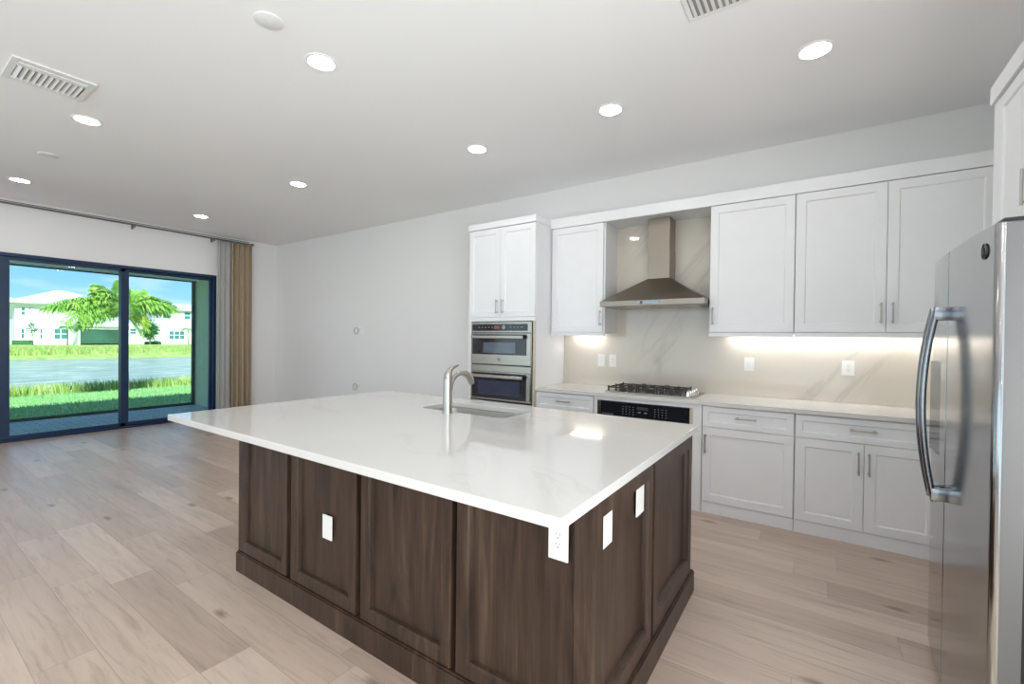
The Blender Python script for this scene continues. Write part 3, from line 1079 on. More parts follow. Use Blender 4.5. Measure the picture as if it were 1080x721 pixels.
# ---- range hood
hd = thing('range_hood', (-1.275, 4.29, 1.722), 'pyramid shaped stainless steel range hood with square chimney', 'range hood')
HX0, HX1, HF = -1.748, -0.806, 4.040
bm = bmesh.new()
z0, z1, z2 = 1.722, 1.772, 2.000
cx0, cx1, cf = -1.383, -1.176, 4.33
lo = [(HX0, HF), (HX1, HF), (HX1, MB - 0.001), (HX0, MB - 0.001)]
hi = [(cx0, cf), (cx1, cf), (cx1, MB - 0.001), (cx0, MB - 0.001)]
part(hd, 'rim', bx(bm, HX0, HX1, HF, MB - 0.001, z0, z1, 0.002), 'steel_hood')
bm = bmesh.new()
A = [bm.verts.new((x, y, z1 - 0.001)) for x, y in lo]
B = [bm.verts.new((x, y, z2)) for x, y in hi]
for i in range(4):
    j = (i + 1) % 4
    bm.faces.new((A[i], A[j], B[j], B[i]))
bm.faces.new(A[::-1])
bm.faces.new(B)
bmesh.ops.bevel(bm, geom=list(bm.edges), offset=0.003, segments=2, affect='EDGES')
part(hd, 'canopy', bm, 'steel_hood')
bm = bmesh.new()
bx(bm, cx0, cx1, cf, MB - 0.001, z2 - 0.004, 2.27, 0.0015)
bx(bm, cx0 + 0.003, cx1 - 0.003, cf + 0.003, MB - 0.001, 2.27, 2.575, 0.0015)
part(hd, 'chimney', bm, 'steel_hood')
bm = bmesh.new()
for i in range(2):
    x0 = HX0 + 0.04 + i * 0.435
    bx(bm, x0, x0 + 0.42, HF + 0.06, MB - 0.05, z0 - 0.004, z0 + 0.004, 0.002)
part(hd, 'filter', bm, 'steel_oven')
bm = bmesh.new()
bx(bm, -1.40, -1.18, HF - 0.002, HF + 0.002, 1.735, 1.760, 0.0008)
ctl = part(hd, 'control_strip', bm, 'steel_handle')
bm = bmesh.new()
monogram(bm, Vector((-1.345, HF - 0.002, 1.748)), Vector((1, 0, 0)), Vector((0, -1, 0)), 0.012)
cyl(bm, (-1.345, HF - 0.001, 1.748), (-1.345, HF - 0.003, 1.748), 0.012, 0.012, 20)
link('badge', bm, 'badge_dark', hd['_w'], ctl)

# ---- base cabinets
def base_cab(name, x0, x1, label, doors=(), drawers=(), split=0.705, h_vert=()):
    th = thing(name, ((x0 + x1) / 2, 4.24, 0), label, 'cabinet')
    part(th, 'body', box(x0, x1, PF + 0.022, YB, 0.0, TOP - 0.033, 0.0006), 'cabinet_white')
    for a, b_ in drawers:
        d = part(th, 'drawer', shaker('-Y', a, b_, split + 0.002, 0.872, PF, 0.02, 0.040), 'cabinet_white')
        link('handle', pull('-Y', (a + b_) / 2, 0.797, PF, 0.15, False), 'nickel', th['_w'], d)
    for a, b_, hx in doors:
        d = part(th, 'door', shaker('-Y', a, b_, 0.096, split - 0.002, PF, 0.02, 0.060), 'cabinet_white')
        link('handle', pull('-Y', hx, 0.57, PF, 0.155), 'nickel', th['_w'], d)
    part(th, 'base_board', box(x0, x1, PF + 0.006, PF + 0.022, 0.0, 0.092, 0.001), 'toe_grey')
    return th


base_cab('base_cabinet', -2.388, -1.745, 'white base cabinet with one drawer beside the tall oven cabinet', [(-2.380, -1.752, -1.78)], [(-2.380, -1.752)])
base_cab('base_cabinet', -0.787, -0.142, 'white base cabinet with one drawer over a single wide door', [(-0.783, -0.145, -0.757)], [(-0.783, -0.145)])
base_cab('base_cabinet', -0.139, 0.660, 'white base cabinet with one wide drawer over two doors, nearest the fridge', [(-0.136, 0.265, 0.237), (0.269, 0.656, 0.295)], [(-0.136, 0.656)])
bc = thing('corner_cabinet', (1.0, 4.24, 0), 'plain white corner cabinet behind the fridge', 'cabinet')
part(bc, 'body', box(0.663, RX - 0.002, PF + 0.002, YB, 0, TOP - 0.033, 0.001), 'cabinet_white')
# housing of the built-in appliance under the cooktop
oc = thing('oven_housing', (-1.26, 4.24, 0), 'white base cabinet frame around the black control panel below the cooktop', 'cabinet')
bm = bmesh.new()
bx(bm, -1.742, -1.712, PF + 0.002, YB, 0, TOP - 0.033, 0.0006)
bx(bm, -0.858, -0.790, PF + 0.002, YB, 0, TOP - 0.033, 0.0006)
bx(bm, -1.712, -0.858, PF + 0.002, YB, 0.846, TOP - 0.033, 0.0006)
bx(bm, -1.712, -0.858, PF + 0.002, YB, 0.0, 0.38, 0.0006)
bx(bm, -1.712, -0.858, YB - 0.02, YB, 0.38, 0.846)
part(oc, 'body', bm, 'cabinet_white')
part(oc, 'lining', box(-0.886, -0.8585, PF + 0.012, YB - 0.03, 0.381, 0.845), 'raw_beige', label='bare beige inner side of the opening')
d_ = part(oc, 'drawer', shaker('-Y', -1.708, -0.862, 0.10, 0.37, PF - 0.018, 0.02, 0.05), 'cabinet_white')
ub = thing('undercounter_oven', (-1.27, 4.2, 0.385), 'black glass control panel of the appliance built in below the cooktop', 'oven')
bm = bmesh.new()
bx(bm, -1.705, -0.890, PF + 0.02, 4.50, 0.385, 0.838)
part(ub, 'body', bm, 'black_plastic')
part(ub, 'side_trim', box(-1.710, -1.676, PF + 0.004, PF + 0.02, 0.385, 0.842, 0.001), 'steel_oven')
cp = part(ub, 'control_panel', box(-1.675, -0.888, PF + 0.008, PF + 0.02, 0.715, 0.840, 0.002), 'black_glass')
bm = bmesh.new()
for i in range(4):
    for j in range(4):
        for x0 in (-1.47, -1.18):
            bx(bm, x0 + i * 0.032, x0 + i * 0.032 + 0.010, PF + 0.0065, PF + 0.0085, 0.735 + j * 0.022, 0.741 + j * 0.022)
for i in range(2):
    bx(bm, -1.325 + i * 0.055, -1.300 + i * 0.055, PF + 0.0065, PF + 0.0085, 0.757, 0.768)
for i in range(5):
    bx(bm, -1.66 + i * 0.022, -1.648 + i * 0.022, PF + 0.0065, PF + 0.0085, 0.722, 0.730)
link('buttons', bm, 'button_grey', ub['_w'], cp)
link('display', box(-1.335, -1.235, PF + 0.0065, PF + 0.0085, 0.785, 0.812), 'display_dark', ub['_w'], cp)
d_ = part(ub, 'door', box(-1.675, -0.892, PF - 0.004, PF + 0.02, 0.390, 0.705, 0.003), 'steel_oven')
link('glass', box(-1.60, -0.97, PF - 0.006, PF - 0.003, 0.42, 0.62, 0.001), 'black_glass', ub['_w'], d_)
bm = bmesh.new()
cyl(bm, (-1.64, PF - 0.045, 0.665), (-0.93, PF - 0.045, 0.665), 0.011)
for x in (-1.60, -0.97):
    cyl(bm, (x, PF - 0.045, 0.665), (x, PF - 0.003, 0.665), 0.008)
link('handle', bm, 'steel_oven', ub['_w'], d_, True)

kc = link('counter_slab', box(-2.389, RX - 0.003, CF, YB, TOP - 0.032, TOP, 0.002), 'quartz', (-0.5, 4.2, TOP - 0.032))
tag(kc, 'long white quartz countertop along the kitchen wall', 'countertop')

# ---- gas cooktop
ck = thing('gas_cooktop', (-1.28, 4.24, TOP), 'stainless steel gas cooktop with black grates on the wall counter', 'cooktop')
KX0, KX1, KY0, KY1 = -1.680, -0.872, 4.035, 4.480
bm = bmesh.new()
bx(bm, KX0, KX1, KY0, KY1, TOP + 0.0005, TOP + 0.010, 0.003)
part(ck, 'base', bm, 'steel_oven')
for (x, y, r) in ((-1.55, 4.15, 0.040), (-1.55, 4.37, 0.032), (-1.32, 4.25, 0.052), (-1.09, 4.15, 0.032), (-1.09, 4.37, 0.042)):
    bm = bmesh.new()
    cyl(bm, (x, y, TOP + 0.009), (x, y, TOP + 0.020), r * 1.25, r, 24)
    cyl(bm, (x, y, TOP + 0.020), (x, y, TOP + 0.028), r * 0.86, r * 0.80, 24)
    part(ck, 'burner', bm, 'cast_iron', smooth=True)
for g_ in range(3):
    x0 = KX0 + 0.015 + g_ * 0.228
    x1 = x0 + 0.222
    bm = bmesh.new()
    zb, zt = TOP + 0.038, TOP + 0.050
    y0, y1 = KY0 + 0.03, KY1 - 0.03
    w_ = 0.006
    for y in (y0, y1):
        bx(bm, x0, x1, y - w_, y + w_, zb, zt, 0.002)
    for x in (x0 + w_, x1 - w_):
        bx(bm, x - w_, x + w_, y0, y1, zb, zt, 0.002)
    for x in (x0 + 0.111,):
        bx(bm, x - w_ * .7, x + w_ * .7, y0, y0 + 0.15, zb, zt + 0.004, 0.002)
        bx(bm, x - w_ * .7, x + w_ * .7, y1 - 0.15, y1, zb, zt + 0.004, 0.002)
    bx(bm, x0, x1, (y0 + y1) / 2 - w_ * .7, (y0 + y1) / 2 + w_ * .7, zb, zt + 0.004, 0.002)
    for x in (x0 + 0.008, x1 - 0.008):
        for y in (y0, y1, (y0 + y1) / 2):
            bx(bm, x - 0.007, x + 0.007, y - 0.007, y + 0.007, TOP + 0.009, zb + 0.004, 0.001)
            bx(bm, x - 0.006, x + 0.006, y - 0.006, y + 0.006, zt - 0.002, zt + 0.010, 0.002)
    part(ck, 'grate', bm, 'cast_iron')
for i in range(5):
    y = KY0 + 0.050 + i * 0.080
    bm = bmesh.new()
    cyl(bm, (-0.935, y, TOP + 0.009), (-0.935, y, TOP + 0.016), 0.026, 0.025, 22)
    cyl(bm, (-0.935, y, TOP + 0.016), (-0.935, y, TOP + 0.046), 0.021, 0.018, 22)
    bx(bm, -0.938, -0.932, y - 0.019, y + 0.019, TOP + 0.042, TOP + 0.051, 0.001)
    part(ck, 'knob', bm, 'chrome', smooth=True)

# ================================================================== fridge
FX0, FY0, FY1, FZ = 0.424, 1.942, 2.850, 1.765
fg = thing('refrigerator', (0.87, 2.396, 0), 'stainless steel side by side refrigerator with long bowed handles', 'refrigerator')
part(fg, 'body', box(0.520, 1.26, FY0 + 0.004, FY1 - 0.004, 0.025, FZ - 0.01, 0.008), 'fridge_side')
part(fg, 'gasket', box(0.508, 0.522, FY0 + 0.012, FY1 - 0.012, 0.06, FZ - 0.02), 'black_plastic')
FYC = (FY0 + FY1) / 2


def fx_at(y):
    q = (y - FYC) / ((FY1 - FY0) / 2)
    return FX0 - 0.004 + 0.020 * q * q


def fdoor(y0, y1, rn, rf, z0=0.045, z1=FZ + 0.008):
    """bowed door; rn / rf round the near and far vertical edges"""
    prof = []
    back = 0.507
    prof.append((back, y0))
    if rn:
        for i in range(9):
            a = i / 8 * PI / 2
            xx = fx_at(y0 + rn) + rn * 1.15 * (1 - math.sin(a))
            prof.append((xx, y0 + rn * (1 - math.cos(a))))
    else:
        prof.append((fx_at(y0) + 0.003, y0))
        prof.append((fx_at(y0), y0 + 0.003))
    n_ = 16
    ya, yb = y0 + (rn or 0.004), y1 - (rf or 0.004)
    for i in range(1, n_):
        y = ya + (yb - ya) * i / n_
        prof.append((fx_at(y), y))
    if rf:
        for i in range(9):
            a = (1 - i / 8) * PI / 2
            xx = fx_at(y1 - rf) + rf * 1.15 * (1 - math.sin(a))
            prof.append((xx, y1 - rf * (1 - math.cos(a))))
    else:
        prof.append((fx_at(y1), y1 - 0.003))
        prof.append((fx_at(y1) + 0.003, y1))
    prof.append((back, y1))
    bm = bmesh.new()
    rings = []
    for z, ins in ((z0, 0.004), (z0 + 0.004, 0), (z1 - 0.004, 0), (z1, 0.004)):
        rings.append([bm.verts.new((min(x + ins, back), min(max(y, y0 + ins), y1 - ins), z)) for x, y in prof])
    for A, B in zip(rings, rings[1:]):
        for i in range(len(prof)):
            j = (i + 1) % len(prof)
            bm.faces.new((A[i], A[j], B[j], B[i]))
    bm.faces.new(rings[0][::-1])
    bm.faces.new(rings[-1])
    return bm


SEAM = 2.443
d1 = part(fg, 'fridge_door', fdoor(FY0, SEAM - 0.003, 0.022, 0), ['steel_fridge', 'fridge_side'], smooth=True)
for f_ in d1.data.polygons:
    if f_.normal.y < -0.97:
        f_.material_index = 1      # grey painted flank of the door
d2 = part(fg, 'freezer_door', fdoor(SEAM + 0.003, FY1, 0, 0.045), 'steel_fridge', smooth=True)
for d, y in ((d1, SEAM - 0.038), (d2, SEAM + 0.040)):
    bm = bmesh.new()
    xb = fx_at(y)
    pts = []
    for i in range(25):
        s_ = i / 24
        z = 0.785 + (1.548 - 0.785) * s_
        bow = 1 - (2 * s_ - 1) ** 2
        pts.append((xb - 0.036 - 0.040 * bow, y, z))
    tube(bm, pts, 0.015, 14, 0.75, side=(0, 1, 0))
    for z in (0.812, 1.523):
        bx(bm, xb - 0.048, xb + 0.002, y - 0.015, y + 0.015, z - 0.025, z + 0.025, 0.004)
    link('handle', bm, 'steel_handle', fg['_w'], d, True)
bm = bmesh.new()
xm = fx_at(2.66)
bx(bm, xm - 0.004, xm + 0.01, 2.545, 2.775, 0.93, 1.33, 0.004)
dp = link('dispenser', bm, 'black_glass', fg['_w'], d2)
dp['label'] = 'black ice and water dispenser panel'
bm = bmesh.new()
monogram(bm, Vector((fx_at(2.03) - 0.001, 2.035, 1.700)), Vector((0, -1, 0)), Vector((-1, 0, 0)), 0.024)
cyl(bm, (fx_at(2.03) + 0.002, 2.035, 1.700), (fx_at(2.03) - 0.001, 2.035, 1.700), 0.024, 0.023, 24)
link('badge', bm, 'badge_dark', fg['_w'], d1)
for y in (FY0 + 0.02, FY1 - 0.10):
    part(fg, 'hinge_cover', box(0.455, 0.60, y, y + 0.08, FZ + 0.008, FZ + 0.024, 0.006), 'black_plastic')
part(fg, 'kick_grille', box(0.515, 0.55, FY0 + 0.02, FY1 - 0.02, 0.0, 0.045), 'black_plastic')
for x in (0.60, 1.20):
    for y in (FY0 + 0.06, FY1 - 0.06):
        part(fg, 'foot', cyl(bmesh.new(), (x, y, 0.0), (x, y, 0.028), 0.02, seg=12), 'black_plastic')

# cabinet over the fridge, with its far side panel
oc2 = thing('fridge_cabinet', (1.0, 2.55, 1.86), 'white cabinet mounted high on the wall above the refrigerator', 'cabinet')
CX = 0.705
bm = bmesh.new()
bx(bm, CX + 0.022, RX - 0.001, 1.90, 3.19, 1.86, 2.60, 0.001)
part(oc2, 'body', bm, 'cabinet_white')
part(oc2, 'side_panel', box(CX + 0.002, RX - 0.001, 3.190, 3.212, 0.0, 2.60, 0.001), 'cabinet_white')
part(oc2, 'side_panel', box(CX + 0.002, RX - 0.001, 1.878, 1.899, 1.86, 2.60, 0.001), 'cabinet_white')
part(oc2, 'face_frame', box(CX + 0.002, CX + 0.021, 3.137, 3.189, 1.86, 2.60, 0.001), 'cabinet_white')
part(oc2, 'crown', box(CX - 0.012, RX - 0.001, 1.876, 3.225, 2.601, 2.690, 0.002), 'cabinet_white')
for a, b_, hy in ((2.500, 3.132, 2.695), (1.905, 2.496, 2.20)):
    d = part(oc2, 'door', shaker('-X', a, b_, 1.868, 2.592, CX, 0.02, 0.055), 'cabinet_white')
    link('handle', pull('-X', hy, 2.05, CX, 0.15), 'nickel', oc2['_w'], d)

# ================================================================== ceiling fittings
def downlight(x, y, label):
    th = thing('recessed_light', (x, y, CH), label, 'ceiling light', 'round ceiling downlights')
    bm = bmesh.new()
    n_ = 36
    prof = [(0.098, 0.0), (0.098, -0.003), (0.092, -0.006), (0.080, -0.005), (0.074, -0.001), (0.074, 0.0)]
    rings = [[bm.verts.new((x + r * math.cos(i * 2 * PI / n_), y + r * math.sin(i * 2 * PI / n_), CH + z)) for i in range(n_)] for r, z in prof]
    for A, B in zip(rings, rings[1:]):
        for i in range(n_):
            j = (i + 1) % n_
            bm.faces.new((A[i], A[j], B[j], B[i]))
    part(th, 'trim_ring', bm, 'can_trim', smooth=True)
    bm = bmesh.new()
    cyl(bm, (x, y, CH - 0.0005), (x, y, CH - 0.0035), 0.0745, 0.0735, 36)
    part(th, 'lens', bm, 'can_lens')
    return th


cans = [(-0.044, 3.185, 'lit round downlight in the ceiling nearest the fridge'),
        (-1.313, 3.185, 'lit round downlight in the ceiling in front of the range hood'),
        (-2.590, 3.190, 'lit round downlight in the ceiling in front of the tall oven cabinet'),
        (-2.603, 1.655, 'large lit round downlight above the middle of the island'),
        (-4.880, 2.831, 'lit round downlight in mid ceiling, between island and living area'),
        (-7.400, 2.832, 'small lit downlight close to the end of the curtain rod'),
        (-4.890, 1.063, 'lit round downlight just beyond the square ceiling air vent'),
        (-7.442, 1.061, 'lit round downlight at the left edge, nearest the patio door'),
        # unseen downlights added to light the room, carrying the grid on
        (-0.70, 0.55, 'unseen round downlight added to light the room'),
        (-0.044, -1.10, 'unseen round downlight added to light the room'),
        (-2.59, -1.10, 'unseen round downlight added to light the room'),
        (-4.89, -0.95, 'unseen round downlight added to light the room'),
        (-7.44, -0.95, 'unseen round downlight added to light the room'),
        (-0.90, -2.70, 'unseen round downlight added to light the room'),
        (-3.60, -2.70, 'unseen round downlight added to light the room'),
        (-6.30, -2.70, 'unseen round downlight added to light the room')]
proto = downlight(*cans[0])
for x, y, lab in cans[1:]:
    dup(proto, (x, y, CH), lab)

for (x, y, r, lab) in ((-2.500, 1.277, 0.072, 'flat white round cover on the ceiling near the brightest downlight'),
                       (-6.141, 1.061, 0.075, 'small white round detector on the ceiling between two left downlights')):
    th = thing('ceiling_cover', (x, y, CH), lab, 'ceiling cover')
    bm = bmesh.new()
    cyl(bm, (x, y, CH - 0.0005), (x, y, CH - 0.006), r, r, 36)
    cyl(bm, (x, y, CH - 0.006), (x, y, CH - 0.009), r, r * 0.92, 36)
    part(th, 'cover', bm, 'vent_white', smooth=True)
    bm = bmesh.new()
    cyl(bm, (x, y, CH - 0.0088), (x, y, CH - 0.0100), r * 0.10, seg=12)
    part(th, 'screw', bm, 'vent_white')

# square supply vent, left
th = thing('ceiling_vent', (-4.32, 0.752, CH), 'square white air vent with slanted vanes in the ceiling at upper left', 'ceiling vent')
x0, x1, y0, y1 = -4.515, -4.128, 0.555, 0.950
bm = bmesh.new()
fw = 0.035
for (a, b_, c, d) in ((x0, x1, y0, y0 + fw), (x0, x1, y1 - fw, y1), (x0, x0 + fw * 1.6, y0 + fw, y1 - fw), (x1 - fw * 1.6, x1, y0 + fw, y1 - fw)):
    bx(bm, a, b_, c, d, CH - 0.012, CH - 0.0005, 0.002)
part(th, 'frame', bm, 'vent_white')
part(th, 'backing', box(x0 + 0.03, x1 - 0.03, y0 + 0.03, y1 - 0.03, CH - 0.0025, CH - 0.0006), 'vent_inside')
for i in range(11):
    bm = bmesh.new()
    yv = y0 + fw + 0.014 + i * (y1 - y0 - 2 * fw - 0.02) / 10.6
    bx(bm, x0 + fw * 1.6, x1 - fw * 1.6 - 0.05, -0.0009, 0.0009, -0.012, 0.012)
    bm.transform(Matrix.Translation((0, yv, CH - 0.0125)) @ Matrix.Rotation(0.75, 4, 'X'))
    part(th, 'vane', bm, 'vent_white')
bm = bx(bmesh.new(), x1 - fw * 1.6 - 0.05, x1 - fw * 1.6, y0 + fw, y1 - fw, CH - 0.016, CH - 0.004, 0.001)
part(th, 'deflector', bm, 'vent_white')

# return grille, top edge of the picture
th = thing('return_grille', (-0.38, 2.33, CH), 'white slatted air grille cut by the top edge of the picture', 'ceiling vent')
x0, x1, y0, y1 = -0.60, -0.17, 2.12, 2.535
bm = bmesh.new()
fw = 0.022
for (a, b_, c, d) in ((x0, x1, y0, y0 + fw), (x0, x1, y1 - fw, y1), (x0, x0 + fw, y0 + fw, y1 - fw), (x1 - fw, x1, y0 + fw, y1 - fw)):
    bx(bm, a, b_, c, d, CH - 0.008, CH - 0.0005, 0.002)
part(th, 'frame', bm, 'vent_white')
part(th, 'backing', box(x0 + 0.02, x1 - 0.02, y0 + 0.02, y1 - 0.02, CH - 0.0022, CH - 0.0006), 'vent_inside')
for i in range(13):
    xv = x0 + fw + 0.008 + i * 0.0305
    bm = bmesh.new()
    bx(bm, -0.009, 0.009, y0 + fw, y1 - fw, -0.0008, 0.0008)
    bm.transform(Matrix.Translation((xv + 0.008, 0, CH - 0.0075)) @ Matrix.Rotation(0.35, 4, 'Y'))
    part(th, 'slat', bm, 'vent_white')

# ================================================================== curtain and rod
rd = thing('curtain_rod', (FX + 0.1, 1.2, 3.04), 'long grey metal curtain rod above the patio door', 'curtain rod')
bm = bmesh.new()
cyl(bm, (-8.47, -1.9, 3.040), (-8.47, 4.035, 3.040), 0.013, seg=16)
cyl(bm, (-8.47, -1.9, 3.058), (-8.47, 4.0, 3.072), 0.005, seg=8)
part(rd, 'rod', bm, 'rod_grey', smooth=True)
bm = bmesh.new()
tube(bm, [(-8.47, 4.03, 3.04), (-8.47, 4.045, 3.04), (-8.47, 4.07, 3.04), (-8.47, 4.085, 3.04)], [0.016, 0.024, 0.024, 0.012], 16)
part(rd, 'finial', bm, 'rod_grey', smooth=True)
for y in (-1.6, 2.372, 3.44):
    bm = bmesh.new()
    cyl(bm, (FX + 0.0008, y, 3.02), (-8.47, y, 3.03), 0.007, seg=10)
    bx(bm, FX + 0.0008, FX + 0.008, y - 0.015, y + 0.015, 2.985, 3.055, 0.002)
    bx(bm, -8.48, -8.46, y - 0.008, y + 0.008, 2.995, 3.03, 0.002)
    part(rd, 'bracket', bm, 'rod_grey')


def drape(y0, y1, folds, amp, zt, zb, xc, seed, flare=0.0):
    rnd_ = random.Random(seed)
    bm = bmesh.new()
    n_, m_ = folds * 10, 24
    ph = [rnd_.uniform(-0.4, 0.4) for _ in range(folds + 2)]
    grid = []
    for j in range(m_ + 1):
        v = j / m_
        z = zt + (zb - zt) * v
        rowv = []
        for i in range(n_ + 1):
            s_ = i / n_
            a = s_ * folds * 2 * PI + ph[int(s_ * folds)] * math.sin(s_ * folds * PI) ** 2
            am = amp * (0.7 + 0.3 * v + 0.12 * math.sin(3 * v + i * 0.2))
            y = y0 + (y1 - y0) * s_ + flare * v * (s_ - 0.5) + 0.012 * math.sin(a * 2 + 1) * 0.6
            rowv.append(bm.verts.new((xc + am * math.sin(a), y, z)))
        grid.append(rowv)
    for A, B in zip(grid, grid[1:]):
        for i in range(n_):
            bm.faces.new((A[i], A[i + 1], B[i + 1], B[i]))
    return bm


cu = thing('curtain', (-8.47, 3.76, 0), 'beige linen curtain gathered at the right end of the patio door', 'curtain')
for nm, args, mt in (('linen_panel', (3.700, 4.050, 4, 0.046, 3.022, 0.012, -8.47, 3), 'curtain_linen'),
                     ('sheer_panel', (3.490, 3.725, 3, 0.034, 3.022, 0.012, -8.462, 5), 'curtain_sheer')):
    ob = part(cu, nm, drape(*args), mt, smooth=True)
    sd = ob.modifiers.new('thick', 'SOLIDIFY')
    sd.thickness = 0.0025
bm = bmesh.new()
for i in range(10):
    y = 3.50 + i * 0.06
    tube(bm, [(-8.47 + 0.0185 * math.cos(a * PI / 8), y, 3.036 + 0.0185 * math.sin(a * PI / 8)) for a in range(17)], 0.002, 6)
part(cu, 'ring', bm, 'rod_grey')

# ================================================================== outdoors
PX = -10.75
struct('patio_floor', box(PX, FX - 0.12, -2.0, 6.0, -0.16, -0.03), 'paver', loc=(-9.7, 1, -0.03))
struct('patio_wall_side', box(PX, FX - 0.141, 4.0, 4.22, -0.03, 2.9), 'stucco_green_cast', loc=(-9.7, 4.1, 0))
struct('patio_wall_left', box(PX, FX - 0.141, -2.2, -2.0, -0.16, 2.9), 'stucco_white', loc=(-9.7, -2.1, 0))
struct('patio_ceiling', box(PX - 0.35, FX - 0.141, -2.2, 4.22, 2.9, 3.02), 'lanai_white', loc=(-9.7, 1, 2.9))
struct('patio_beam', box(PX, PX + 0.2, -2.0, 4.0, 2.512, 2.9), 'lanai_white', loc=(PX, 1, 2.55))
# roof of this house
bm = bmesh.new()
z_e = 3.02
vv = [(PX - 0.4, -8.0, z_e), (PX - 0.4, 7.0, z_e), (3.0, 7.0, z_e), (3.0, -8.0, z_e), (-4.0, 3.0, 5.2), (-4.0, -4.0, 5.2)]
vs = [bm.verts.new((a, b_, c + 0.25)) for a, b_, c in vv]
for q in ((0, 1, 4, 5), (2, 3, 5, 4), (1, 2, 4), (3, 0, 5), (0, 3, 2, 1)):
    bm.faces.new([vs[i] for i in q])
struct('roof', bm, 'roof_tile', loc=(-4, 0, 3.2))
sf_ = thing('screen_frame', (PX + 0.05, 1.0, -0.03), 'slim dark metal screen frame along the outer patio edge', 'screen frame')
bm = bmesh.new()
bx(bm, PX + 0.02, PX + 0.07, -1.99, 3.99, -0.029, 0.020, 0.003)
part(sf_, 'bottom_rail', bm, 'screen_metal')
bm = bmesh.new()
bx(bm, PX + 0.02, PX + 0.07, -1.99, 3.99, 2.490, 2.511, 0.003)
part(sf_, 'top_rail', bm, 'screen_metal')
for y in (-1.96, 3.965):
    part(sf_, 'post', box(PX + 0.02, PX + 0.07, y - 0.025, y + 0.024, 0.02, 2.490, 0.003), 'screen_metal')

# ground
bm = bmesh.new()
prof = [(-10.75, -0.09), (-14, -0.22), (-18, -0.45), (-20.6, -0.60), (-21.8, -0.80), (-23.0, -1.15)]
ys_ = [-40, -20, 0, 3, 6, 10, 20, 40, 60]
g_ = [[bm.verts.new((x, y, z)) for y in ys_] for x, z in prof]
for A, B in zip(g_, g_[1:]):
    for i in range(len(ys_) - 1):
        bm.faces.new((A[i], A[i + 1], B[i + 1], B[i]))
struct('ground_lawn', bm, 'lawn', loc=(-16, 2, -0.3))
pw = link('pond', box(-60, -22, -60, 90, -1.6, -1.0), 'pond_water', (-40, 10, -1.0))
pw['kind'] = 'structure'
bm = bmesh.new()
prof = [(-57.0, -1.2), (-58.6, -0.95), (-61.0, -0.62), (-64.5, -0.32), (-74, 0.0), (-110, 0.1), (-160, 0.1)]
ys_ = list(range(-60, 121, 10))
g_ = [[bm.verts.new((x + 0.5 * math.sin(y * 0.4), y, z)) for y in ys_] for x, z in prof]
for A, B in zip(g_, g_[1:]):
    for i in range(len(ys_) - 1):
        bm.faces.new((A[i], A[i + 1], B[i + 1], B[i]))
struct('ground_bank', bm, 'bank', loc=(-80, 10, 0))


def blades(n_, xr, yr, zf, hr, w, seed, lean=0.25):
    rnd_ = random.Random(seed)
    bm = bmesh.new()
    for _ in range(n_):
        x, y = rnd_.uniform(*xr), rnd_.uniform(*yr)
        z = zf(x)
        h = rnd_.uniform(*hr)
        a = rnd_.uniform(0, PI)
        dx, dy = math.cos(a) * w, math.sin(a) * w
        lx, ly = rnd_.uniform(-lean, lean) * h, rnd_.uniform(-lean, lean) * h
        v = [bm.verts.new((x - dx, y - dy, z)), bm.verts.new((x + dx, y + dy, z)),
             bm.verts.new((x + dx * .5 + lx * .4, y + dy * .5 + ly * .4, z + h * .6)), bm.verts.new((x + lx, y + ly, z + h))]
        bm.faces.new((v[0], v[1], v[2]))
        bm.faces.new((v[0], v[2], v[3]))
    return bm


def lawn_z(x):
    pr = [(-10.75, -0.09), (-14, -0.22), (-18, -0.45), (-20.6, -0.60), (-21.8, -0.80), (-23.0, -1.15)]
    for (a, za), (b_, zb_) in zip(pr, pr[1:]):
        if a >= x >= b_:
            return za + (zb_ - za) * (a - x) / (a - b_) - 0.01
    return -0.1


ob = link('lawn_grass', blades(26000, (-20.6, -10.85), (0.5, 8.5), lawn_z, (0.04, 0.10), 0.008, 1), 'grass_blade', (-15, 4, -0.3))
tag(ob, 'short green grass of the near lawn between patio and pond', 'grass', kind='stuff')
ob = link('shore_reeds', blades(9000, (-22.4, -20.7), (1.0, 9.5), lawn_z, (0.18, 0.52), 0.012, 2), 'reed', (-21.5, 4, -0.6))
tag(ob, 'yellow green tall grass along the near edge of the pond', 'tall grass', kind='stuff')


def bank_z(x):
    pr = [(-57.0, -1.2), (-58.6, -0.95), (-61.0, -0.62), (-64.5, -0.32), (-74, 0.0)]
    for (a, za), (b_, zb_) in zip(pr, pr[1:]):
        if a >= x >= b_:
            return za + (zb_ - za) * (a - x) / (a - b_) - 0.05
    return 0


ob = link('far_reeds', blades(9000, (-65.0, -61.0), (6, 28), bank_z, (0.25, 0.62), 0.06, 3), 'reed', (-63, 15, -0.5))
tag(ob, 'band of tall grass along the far bank of the pond', 'tall grass', kind='stuff')

